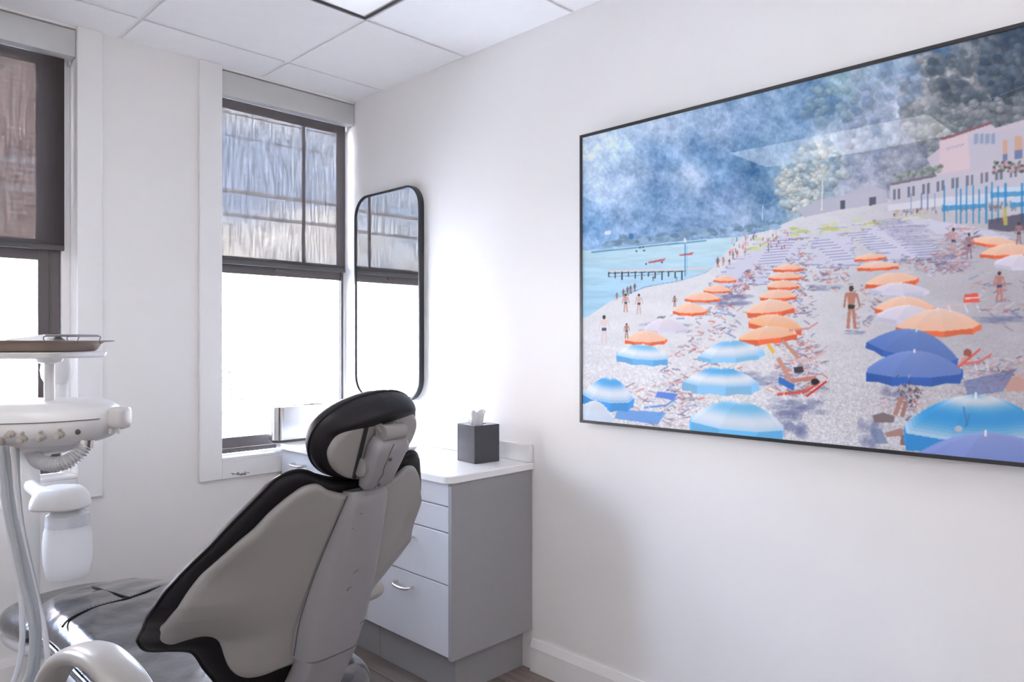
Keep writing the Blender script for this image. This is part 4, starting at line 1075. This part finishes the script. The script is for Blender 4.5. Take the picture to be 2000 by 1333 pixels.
for k in range(16): clutter(1930+rng.uniform(-50, 60), 700+rng.uniform(0, 60), 30, 9)
for k in range(8): clutter(1760+rng.uniform(-30, 30), 770+rng.uniform(-10, 60), 26, 9)
# umbrella shadows on pebbles
for (x, y, rx, ry) in ((1560, 795, 60, 18), (1540, 830, 40, 30), (1700, 845, 26, 30), (1400, 585, 70, 14), (1300, 640, 50, 9), (1670, 650, 22, 5), (1610, 563, 35, 6), (1940, 625, 60, 10), (1480, 740, 50, 14), (1750, 760, 30, 18)): 
    
    for q in range(26):
        x_, y_ = x+rng.uniform(-.8, .8)*rx, y+rng.uniform(-.8, .8)*ry; ell(x_, y_, rx*.28, ry*.30, (100, 108, 148), .22)
# umbrellas
def umb(x, y, w_, h_, rim, ctop, cmid, crim, tilt=0, lobes=6, band=None):
    ct, st_ = math.cos(tilt), math.sin(tilt); q_ = .36*h_; ph0 = .35+.1*(x % 5)
    def T(u, v): return (x+u*ct-v*st_, y+u*st_+v*ct)
    nr = 8; A_ = [ph0+2*math.pi*k/nr for k in range(nr)]
    def ringp(s_, k): return T(w_*s_*math.cos(A_[k % nr]), q_*s_*math.sin(A_[k % nr])+q_*.2-h_*(1-s_**2.0))
    # the hanging rim, near side
    crim = np.array(crim, float); ctop = np.array(ctop, float); cmid = np.array(cmid, float)
    for k in range(nr):
        p0, p1 = ringp(1, k), ringp(1, k+1); near = math.sin(A_[k])+math.sin(A_[k]+2*math.pi/nr) > -.2
        d0 = T(0, rim); dv = (d0[0]-x, d0[1]-y); mid_ = ((p0[0]+p1[0])/2+dv[0]*.82, (p0[1]+p1[1])/2+dv[1]*.82)
        if near: poly([p0, p1, (p1[0]+dv[0], p1[1]+dv[1]), mid_, (p0[0]+dv[0], p0[1]+dv[1])], crim*(1.04 if k % 2 else .96))
    stp_ = 22 if w_ > 60 else 14 if w_ > 50 else 6
    for r_ in range(stp_, 0, -1):
        s1_ = r_/stp_
        for k in range(nr):
            t = s1_
            if band is None: col_ = ctop*(1-t)+cmid*t
            else:
                f_ = (.5+.5*math.cos(t*2*math.pi*1.15+band))**1.2; col_ = ctop*f_+cmid*(1-f_)
            lit = 1+.05*math.cos(A_[k]+math.pi/nr+2.2)
            poly([T(0, q_*.2-h_), ringp(s1_, k), ringp(s1_, k+1)], np.minimum(col_*lit, 250))
    line(*T(0, -h_*1.04), *T(0, -h_*.84), max(2, w_*.03), (225, 222, 226))
OT, OM, OR = (238, 208, 190), (240, 190, 160), (226, 100, 60)
WT, WM, WR = (226, 218, 224), (214, 208, 222), (200, 196, 214)
for x, y, w_, h_, r_ in ((1416, 546, 24, 8, 4), (1400, 566, 28, 10, 4), (1372, 582, 36, 12, 5), (1348, 606, 34, 15, 6)): umb(x, y, w_, h_, r_, OT, OM, OR)
umb(1300, 640, 46, 18, 5, WT, WM, WR); umb(1262, 662, 42, 17, 7, OT, OM, OR)
for x, y, w_, h_, r_ in ((1540, 524, 32, 8, 5), (1534, 541, 33, 9, 5), (1530, 558, 33, 11, 5), (1520, 578, 38, 13, 6)): umb(x, y, w_, h_, r_, OT, OM, OR, -.03)
umb(1505, 603, 50, 19, 10, (238, 216, 205), OM, OR, -.10); umb(1515, 634, 56, 20, 10, OT, (242, 178, 130), OR, .14); umb(1500, 655, 60, 18, 11, OT, (242, 184, 145), OR, -.10)
umb(1700, 503, 34, 7, 5, OT, OM, OR, -.08); umb(1715, 520, 44, 9, 6, WT, OM, OR, -.05); umb(1742, 548, 54, 16, 9, OT, OM, OR, -.10); umb(1758, 566, 58, 14, 7, WT, WM, WR, .03)
umb(1768, 600, 60, 22, 10, OT, OM, OR, .0); umb(1775, 618, 66, 22, 9, WT, WM, WR, .06); umb(1833, 634, 84, 32, 12, (236, 212, 200), OM, (218, 102, 62), -.02, 5)
umb(1945, 474, 54, 12, 6, OT, OM, OR, .10); umb(1972, 492, 60, 16, 7, OT, OM, OR, -.04); umb(1995, 515, 56, 18, 7, WT, WM, WR, .05)
# loungers and sunbathers near the middle
def lounger(x, y, s_, c, flip=1):
    poly([(x-s_*flip, y+s_*.15), (x+s_*.35*flip, y), (x+s_*flip, y-s_*.42), (x+s_*flip, y-s_*.30), (x+s_*.35*flip, y+s_*.14), (x-s_*flip, y+s_*.28)], c)
    for u in (-.7, .1, .7): line(x+u*s_*flip, y+s_*.15, x+(u+.15)*s_*flip, y+s_*.5, max(1.5, s_*.05), (225, 225, 232))
def person(x, y, h_, c=(176, 128, 112), suit=(60, 70, 100)):
    ell(x, y-h_*.93, h_*.055, h_*.07, (70, 50, 45)); poly([(x-h_*.11, y-h_*.84), (x+h_*.11, y-h_*.84), (x+h_*.07, y-h_*.52), (x-h_*.07, y-h_*.52)], c)
    poly([(x-h_*.08, y-h_*.55), (x+h_*.08, y-h_*.55), (x+h_*.08, y-h_*.44), (x-h_*.08, y-h_*.44)], suit)
    line(x-h_*.04, y-h_*.46, x-h_*.08, y, h_*.075, c); line(x+h_*.04, y-h_*.46, x+h_*.09, y, h_*.075, c)
    line(x-h_*.12, y-h_*.82, x-h_*.17, y-h_*.48, h_*.05, c); line(x+h_*.12, y-h_*.82, x+h_*.2, y-h_*.50, h_*.05, c)
for x, y, s_, c in ((1560, 762, 42, (205, 90, 75)), (1575, 700, 34, (215, 170, 165)), (1340, 742, 34, (205, 160, 165)), (1900, 705, 38, (210, 110, 100)), (1880, 590, 40, (205, 180, 185)), (1290, 790, 32, (110, 150, 205)), (1960, 745, 40, (205, 150, 150)), (1570, 640, 28, (200, 140, 140))): lounger(x, y, s_, c)
poly([(1884, 575), (1910, 573), (1914, 590), (1882, 592)], (222, 88, 70)); poly([(1885, 582), (1912, 580), (1912, 583), (1885, 585)], (225, 200, 200))
poly([(1522, 736), (1552, 752), (1550, 764), (1520, 748)], (50, 110, 190)); poly([(1285, 765), (1325, 770), (1315, 782), (1280, 776)], (90, 130, 210)); poly([(1207, 800), (1300, 806), (1285, 830), (1200, 818)], (95, 150, 215), .9)
line(1520, 700, 1545, 745, 9, (196, 140, 125)); line(1545, 745, 1595, 738, 8, (190, 130, 115)); ell(1592, 746, 8, 6, (55, 46, 52)); poly([(1550, 718), (1568, 716), (1570, 728), (1552, 729)], (70, 66, 78)); line(1528, 665, 1560, 700, 7, (190, 140, 125)); line(1500, 672, 1512, 690, 7, (225, 180, 80))
line(1575, 775, 1615, 745, 4, (205, 60, 50))
person(1663, 642, 84, (178, 120, 100), (40, 50, 40))
for x, y, h_, c in ((1222, 610, 36, (190, 150, 140)), (1248, 614, 40, (205, 175, 168)), (1180, 672, 56, (212, 198, 198)), (1218, 580, 16, (120, 85, 85)), (1226, 578, 18, (130, 90, 85)), (1232, 574, 16, (100, 75, 80)), (1205, 586, 14, (150, 110, 110)), (1240, 570, 16, (120, 90, 85)), (1276, 549, 10, (90, 60, 65)), (1322, 549, 8, (120, 90, 95)), (1224, 662, 30, (165, 120, 105)), (1862, 497, 52, (185, 150, 150)), (1893, 505, 50, (150, 120, 130)), (1952, 590, 60, (180, 120, 110)), (1990, 478, 44, (150, 115, 115)), (1402, 522, 20, (130, 90, 95)), (1413, 520, 18, (190, 140, 140)), (1432, 506, 13, (120, 80, 90)), (1440, 503, 14, (190, 110, 115)), (1455, 500, 12, (170, 140, 150)), (1318, 600, 22, (160, 115, 105)), (1425, 518, 12, (130, 90, 95))): person(x, y, h_, c)
for k in range(60): x = rng.uniform(1425, 1540); y = 468-(x-1425)*.12+rng.uniform(-8, 26); line(x, y, x+rng.uniform(-1, 1), y+rng.uniform(4, 9), 2, [(150, 100, 105), (200, 150, 155), (90, 80, 100), (215, 120, 120)][rng.randint(4)], .7)
# jetty, boats
line(1188, 530, 1385, 524, 4, (205, 200, 205)); line(1188, 534, 1340, 530, 1.6, (60, 60, 80))
for k in range(12): x = 1189+k*13; line(x, 531, x, 541+((k % 3)*3), 2.2, (45, 60, 85))
line(1189, 541, 1290, 536, 1, (60, 80, 110), .7)
poly([(1265, 512), (1300, 505), (1297, 510), (1268, 515)], (185, 90, 105)); poly([(1325, 498), (1355, 493), (1352, 498), (1330, 500)], (195, 95, 105)); line(1338, 540, 1338, 466, 2, (50, 120, 180)); line(1342, 536, 1342, 480, 1.4, (90, 170, 200)); ell(1338, 470, 2.5, 5, (220, 215, 225))
for x, y in ((1250, 484), (1256, 483), (1243, 491), (1258, 490), (1293, 513), (1262, 516)): ell(x, y, 2, 1.6, (60, 70, 100))
# light blue umbrellas with pale bands, deep blue ones
LT, LM, LR = (222, 228, 238), (105, 180, 226), (95, 165, 215)
umb(1255, 694, 54, 22, 12, LT, (120, 190, 230), LR, .08, 6, 0.6); umb(1428, 690, 66, 26, 9, LT, (125, 190, 230), (130, 190, 226), -.06, 6, .8); umb(1408, 745, 76, 28, 17, LT, (90, 175, 228), (130, 185, 222), .03, 5, .5)
umb(1188, 772, 52, 36, 18, LT, (80, 165, 225), (60, 145, 215), .12, 4, .4); umb(1160, 812, 40, 30, 10, (225, 228, 235), (200, 215, 230), (190, 210, 230), .1)
umb(1440, 824, 98, 42, 22, (214, 224, 236), (120, 190, 228), (100, 178, 226), .10, 5, .2)
umb(1783, 682, 92, 40, 12, (112, 140, 200), (84, 118, 190), (45, 92, 175), .20, 4); umb(1786, 722, 100, 38, 18, (122, 146, 205), (98, 128, 196), (28, 84, 170), .01, 5)
for k in range(90):
    x_, y_ = 1776+rng.randn()*11, 765+rng.randn()*12; line(x_, y_, x_+rng.uniform(-5, 5), y_+rng.uniform(2, 8), 2.5, [(50, 46, 58), (80, 72, 84), (150, 120, 118), (180, 170, 175)][rng.randint(4)], .8)
line(1762, 775, 1748, 812, 9, (170, 125, 112)); line(1770, 785, 1762, 815, 8, (160, 115, 104))
for k in range(50):
    x_, y_ = 1966+rng.randn()*8, 730+rng.randn()*6; line(x_, y_, x_+rng.uniform(-5, 5), y_+rng.uniform(-3, 4), 2.4, [(88, 66, 62), (120, 92, 84)][rng.randint(2)], .8)
poly([(1958, 742), (1985, 735), (2010, 745), (2010, 765), (1965, 765)], (190, 150, 140)); ell(1890, 690, 8, 8, (150, 85, 70)); poly([(1884, 694), (1895, 698), (1880, 716), (1872, 714)], (200, 145, 135)); line(1872, 718, 1915, 682, 4, (215, 90, 80))
poly([(1704, 812), (1725, 806), (1748, 814), (1746, 826), (1708, 826)], (120, 105, 108)); poly([(1728, 846), (1762, 836), (1766, 852), (1732, 854)], (165, 128, 122)); poly([(1700, 838), (1722, 838), (1735, 868), (1710, 866)], (110, 125, 160), .8); poly([(1760, 850), (1800, 858), (1790, 872), (1758, 870)], (140, 105, 100))
poly([(1882, 745), (1985, 720), (1960, 765), (1890, 775)], (100, 115, 165), .7)
umb(1905, 835, 148, 66, 34, (205, 214, 222), (45, 150, 215), (40, 140, 210), .02, 4, -1.9)
line(1882, 795, 1890, 832, 3, (50, 120, 180)); line(1895, 808, 1885, 836, 3, (50, 120, 180))
umb(1925, 905, 170, 62, 30, (140, 158, 214), (120, 140, 204), (100, 125, 195), .0, 5); ell(1872, 838, 8, 6, (170, 175, 190))
# faint overhead wires in the print
for (x0, y0, x1, y1) in ((1800, 245, 2000, 168), (1600, 370, 1800, 245), (1385, 405, 1500, 400), (1500, 400, 1600, 330)): line(x0, y0, x1, y1, 1.1, (190, 195, 205), .4)
line(1605, 412, 1607, 352, 2.4, (215, 215, 215)); line(1489, 430, 1490, 402, 1.6, (200, 210, 220))
# cabin arch in the cliff at the left
poly([(1181, 452), (1193, 451), (1193, 458), (1181, 459)], (215, 218, 228)); ell(1233, 462, 5, 6, (60, 110, 165))

for ax_ in (0, 1):
    C = .22*np.roll(C, 1, ax_)+.56*C+.22*np.roll(C, -1, ax_)
C = np.clip(C, 0, 255)/255.0
Cl = np.where(C <= .04045, C/12.92, ((C+.055)/1.055)**2.4)
GAIN = 1.15
Cl = np.clip((Cl)*GAIN, 0, .95)
me = bpy.data.meshes.new('picture_print')
nv = NU*NV
co = np.empty((nv, 3), np.float32); co[:, 0] = PX; co[:, 1] = (YY-pcy).ravel(); co[:, 2] = (ZZ-PZ0).ravel()
idx = np.arange(nv).reshape(NV, NU); q = np.stack([idx[:-1, :-1], idx[:-1, 1:], idx[1:, 1:], idx[1:, :-1]], -1).reshape(-1, 4)
nf = len(q)
me.vertices.add(nv); me.vertices.foreach_set('co', co.ravel())
me.loops.add(nf*4); me.loops.foreach_set('vertex_index', q.ravel().astype(np.int32))
me.polygons.add(nf); me.polygons.foreach_set('loop_start', np.arange(0, nf*4, 4, dtype=np.int32))
me.update()
at_ = me.color_attributes.new('print_colour', 'FLOAT_COLOR', 'POINT')
at_.data.foreach_set('color', np.concatenate([Cl.reshape(-1, 3), np.ones((nv, 1))], 1).astype(np.float32).ravel())
pm = bpy.data.materials.new('face mounted print'); pm.use_nodes = True; t = pm.node_tree; bs = t.nodes['Principled BSDF']
bs.inputs['Roughness'].default_value = .5; bs.inputs['Specular IOR Level'].default_value = .2; bs.inputs['Coat Weight'].default_value = 1.0; bs.inputs['Coat Roughness'].default_value = .0; bs.inputs['Coat IOR'].default_value = 1.45
ca_ = t.nodes.new('ShaderNodeVertexColor'); ca_.layer_name = 'print_colour'; t.links.new(ca_.outputs['Color'], bs.inputs['Base Color'])
me.materials.append(pm)
o = bpy.data.objects.new('picture_print', me); COL.objects.link(o); o.parent = pic

# ------------------------------------------------------------------ outside: street with houses, trees, wires
M['siding'] = mat('white clapboard', (.80, .80, .80), .6, var=.01); M['roofing'] = mat('roof shingles', (.06, .06, .07), .9, var=.2, scale=30)
M['ground'] = mat('pale bounce street', (.60, .60, .61), .9, var=.06, scale=1); M['trunk'] = mat('bark', (.10, .085, .075), .9, var=.2); M['leaf'] = mat('leaves', (.05, .06, .04), .8, var=.3)  # ground set paler than asphalt to bounce daylight up onto the ceiling
M['tyre'] = mat('tyre rubber', (.05, .05, .05), .7); M['wire'] = mat('weathered cable sheath', (.42, .39, .38), .6); M['hglass'] = mat('house window glass', (.03, .035, .045), .15, var=.05); M['carp'] = mat('car paint', (.35, .37, .40), .2, var=.02, coat=.6)
def brick_mat():
    m = bpy.data.materials.new('red brick'); m.use_nodes = True; t = m.node_tree; bs = t.nodes['Principled BSDF']; bs.inputs['Roughness'].default_value = .9
    tcn = t.nodes.new('ShaderNodeTexCoord'); mpn = t.nodes.new('ShaderNodeMapping'); mpn.inputs['Rotation'].default_value = (math.radians(90), 0, 0)
    br = t.nodes.new('ShaderNodeTexBrick'); br.inputs['Scale'].default_value = 1; br.inputs['Brick Width'].default_value = .24; br.inputs['Row Height'].default_value = .08; br.inputs['Mortar Size'].default_value = .008
    br.inputs['Color1'].default_value = (.34, .20, .15, 1); br.inputs['Color2'].default_value = (.27, .165, .13, 1); br.inputs['Mortar'].default_value = (.42, .38, .35, 1)
    t.links.new(tcn.outputs['Object'], mpn.inputs[0]); t.links.new(mpn.outputs[0], br.inputs['Vector']); t.links.new(br.outputs['Color'], bs.inputs['Base Color']); return m
M['brick'] = brick_mat()
GZ = -3.2
b = B(); bx(b, -60, 60, .6, 90, GZ-.2, GZ); struct('ground', b, M['ground'])
def house_window(par, x, z, w_, h_, y):
    b = B(); bx(b, x-w_/2-.08, x+w_/2+.08, y-.05, y-.001, z-.08, z+h_+.08); f_ = finish('window_trim', b, M['siding'], par)
    b = B(); bx(b, x-w_/2, x+w_/2, y-.062, y-.051, z, z+h_/2-.03); bx(b, x-w_/2, x+w_/2, y-.062, y-.051, z+h_/2+.03, z+h_); finish('pane', b, M['hglass'], f_)
# clapboard house seen in the mirror
h1 = empty('clapboard_house', (-10.5, 15, GZ), 0, 'white clapboard house across the street, seen in the mirror', 'house')
b = B(); bx(b, -4, 4, 0, 8, 0, 4.6); finish('wall', b, M['siding'], h1)
b = B()
for k in range(38): bx(b, -4.01, 4.01, -.02-.0, -.001, .12*k, .12*k+.10)
finish('clapboards', b, M['siding'], h1)
b = B(); loft(b, [[(-4.4, -.5, 4.5), (-4.4, -.5, 4.62), (-4.4, 4, 7.2), (-4.4, 8.5, 4.62), (-4.4, 8.5, 4.5)], [(4.4, -.5, 4.5), (4.4, -.5, 4.62), (4.4, 4, 7.2), (4.4, 8.5, 4.62), (4.4, 8.5, 4.5)]]); finish('roof', b, M['roofing'], h1)
for x in (-2.6, -.9, .55, 1.9, 3.2): house_window(h1, x, 3.0, .8, 1.25, -.03)
# brick house beyond the left window
h2 = empty('brick_building', (-.7, 9.0, GZ), 0, 'red brick building outside behind the left window shade', 'building')
b = B(); bx(b, -4.2, 1.22, 0, 7, 0, 8.6); finish('wall', b, M['brick'], h2)
b = B(); bx(b, -4.3, 1.28, -.1, 7.1, 8.6, 8.9); finish('cornice', b, M['siding'], h2)
b = B()
for k in range(24): bx(b, -4.0, 1.20, -.03, -.001, 1.0+.16*k, 1.0+.16*k+.13)
finish('clapboards', b, M['siding'], h2)
# trees
def tree(x, y, h_, r_, seed, label):
    rt = empty('tree', (x, y, GZ), 0, label, 'tree', 'trees outside'); rd = random.Random(seed)
    b = B(); tube(b, [(0, 0, 0), (.05, 0, h_*.5), (-.05, .05, h_*.8)], [.16, .12, .05], 8)
    for k in range(12):
        a = rd.uniform(0, 6.28); z = rd.uniform(.4, .8)*h_; L = rd.uniform(.4, .9)*r_; tube(b, [(0, 0, z), (L*.5*math.cos(a), L*.5*math.sin(a), z+.25*L), (L*math.cos(a), L*math.sin(a), z+.7*L)], [.05, .035, .015], 6)
    finish('trunk', b, M['trunk'], rt, smooth=60)
    b = B()
    for k in range(900):
        a = rd.uniform(0, 6.28); rr_ = r_*rd.random()**.45; z = h_*.72+rd.uniform(-1, 1)*r_*.85*math.sqrt(max(0, 1-(rr_/r_)**2))
        c = Vector((rr_*math.cos(a), rr_*math.sin(a), z)); s_ = rd.uniform(.05, .12)
        ax = Vector((rd.uniform(-1, 1), rd.uniform(-1, 1), rd.uniform(-1, 1))).normalized(); bxv = ax.orthogonal().normalized(); cyv = ax.cross(bxv)
        b.faces.new([b.verts.new(c+bxv*s_), b.verts.new(c+cyv*s_*.5), b.verts.new(c-bxv*s_), b.verts.new(c-cyv*s_*.5)])
    finish('crown', b, M['leaf'], rt)
tree(-14.5, 27, 10.0, 2.6, 1, 'leafy tree behind the clapboard house, seen in the mirror'); tree(4.6, 14.6, 4.4, 1.5, 3, 'small tree outside the right window, low at its left edge'); tree(5.2, 22, 5.0, 1.6, 5, 'small tree outside the right window, behind the steel box')
# utility poles and wires
def pole(x, y, label):
    rt = empty('utility_pole', (x, y, GZ), 0, label, 'utility pole', 'utility poles outside')
    b = B(); tube(b, [(0, 0, 0), (0, 0, 9.5)], [.15, .11], 10); finish('post', b, M['trunk'], rt, smooth=60)
    b = B(); bx(b, -.9, .9, -.06, .06, 8.6, 8.75); finish('crossarm', b, M['trunk'], rt)
    return rt
pole(-24, 8.42, 'wooden utility pole outside, far left of the windows'); pole(20, 8.42, 'wooden utility pole outside, far right of the windows')
for k, (z, y, sg) in enumerate(((5.40, 8.1, .50), (5.02, 7.95, .52), (4.12, 8.0, .47), (3.74, 8.0, .47), (2.42, 8.0, .33), (2.20, 8.1, .37))):
    b = B(); P = [(-24+44*q/40, y, z-sg*math.sin(math.pi*q/40)) for q in range(41)]; tube(b, P, [.014, .012, .034, .030, .012, .012][k], 6)
    o = finish('overhead_cable', b, M['wire'], None, smooth=60)
    tag(o, ['thin overhead cable outside, highest of all', 'thin overhead cable outside, second from the top', 'thick dark overhead cable across the middle of the right shade', 'thick dark overhead cable, lower one across the right shade', 'thin overhead cable outside just below the right shade hem', 'lowest thin overhead cable outside below the shade hem'][k], 'cable', 'overhead cables outside')
# parked cars
def car(x, y, label, m):
    rt = empty('parked_car', (x, y, GZ), 0, label, 'car', 'parked cars outside')
    prof = [(-2.2, .35), (-2.2, .75), (-1.5, .92), (-.9, 1.40), (.7, 1.42), (1.3, .98), (2.1, .85), (2.2, .4)]
    b = B(); loft(b, [[(p[0]*.97, yy, p[1]*f_) for p in prof] for yy, f_ in ((-.85, .96), (-.75, 1), (.75, 1), (.85, .96))]); finish('car_body', b, m, rt, smooth=30)
    b = B(); loft(b, [[(p[0], yy, p[1]) for p in [(-1.35, .97), (-.85, 1.34), (.62, 1.36), (1.1, .99)]] for yy in (-.87, .87)]); finish('car_windows', b, M['hglass'], rt)
    for xx in (-1.4, 1.35):
        for yy in (-.80, .66):
            b = B(); tube(b, [(xx, yy, .33), (xx, yy+.16, .33)], .33, 20); finish('wheel', b, M['tyre'], rt, smooth=50)
car(8.4, 16, 'grey car parked across the street, nearest the right window frame', M['carp']); M['carp2'] = mat('car paint white', (.6, .6, .6), .2, var=.02, coat=.6)
car(2.0, 18.5, 'pale car parked across the street beyond the small tree', M['carp2'])
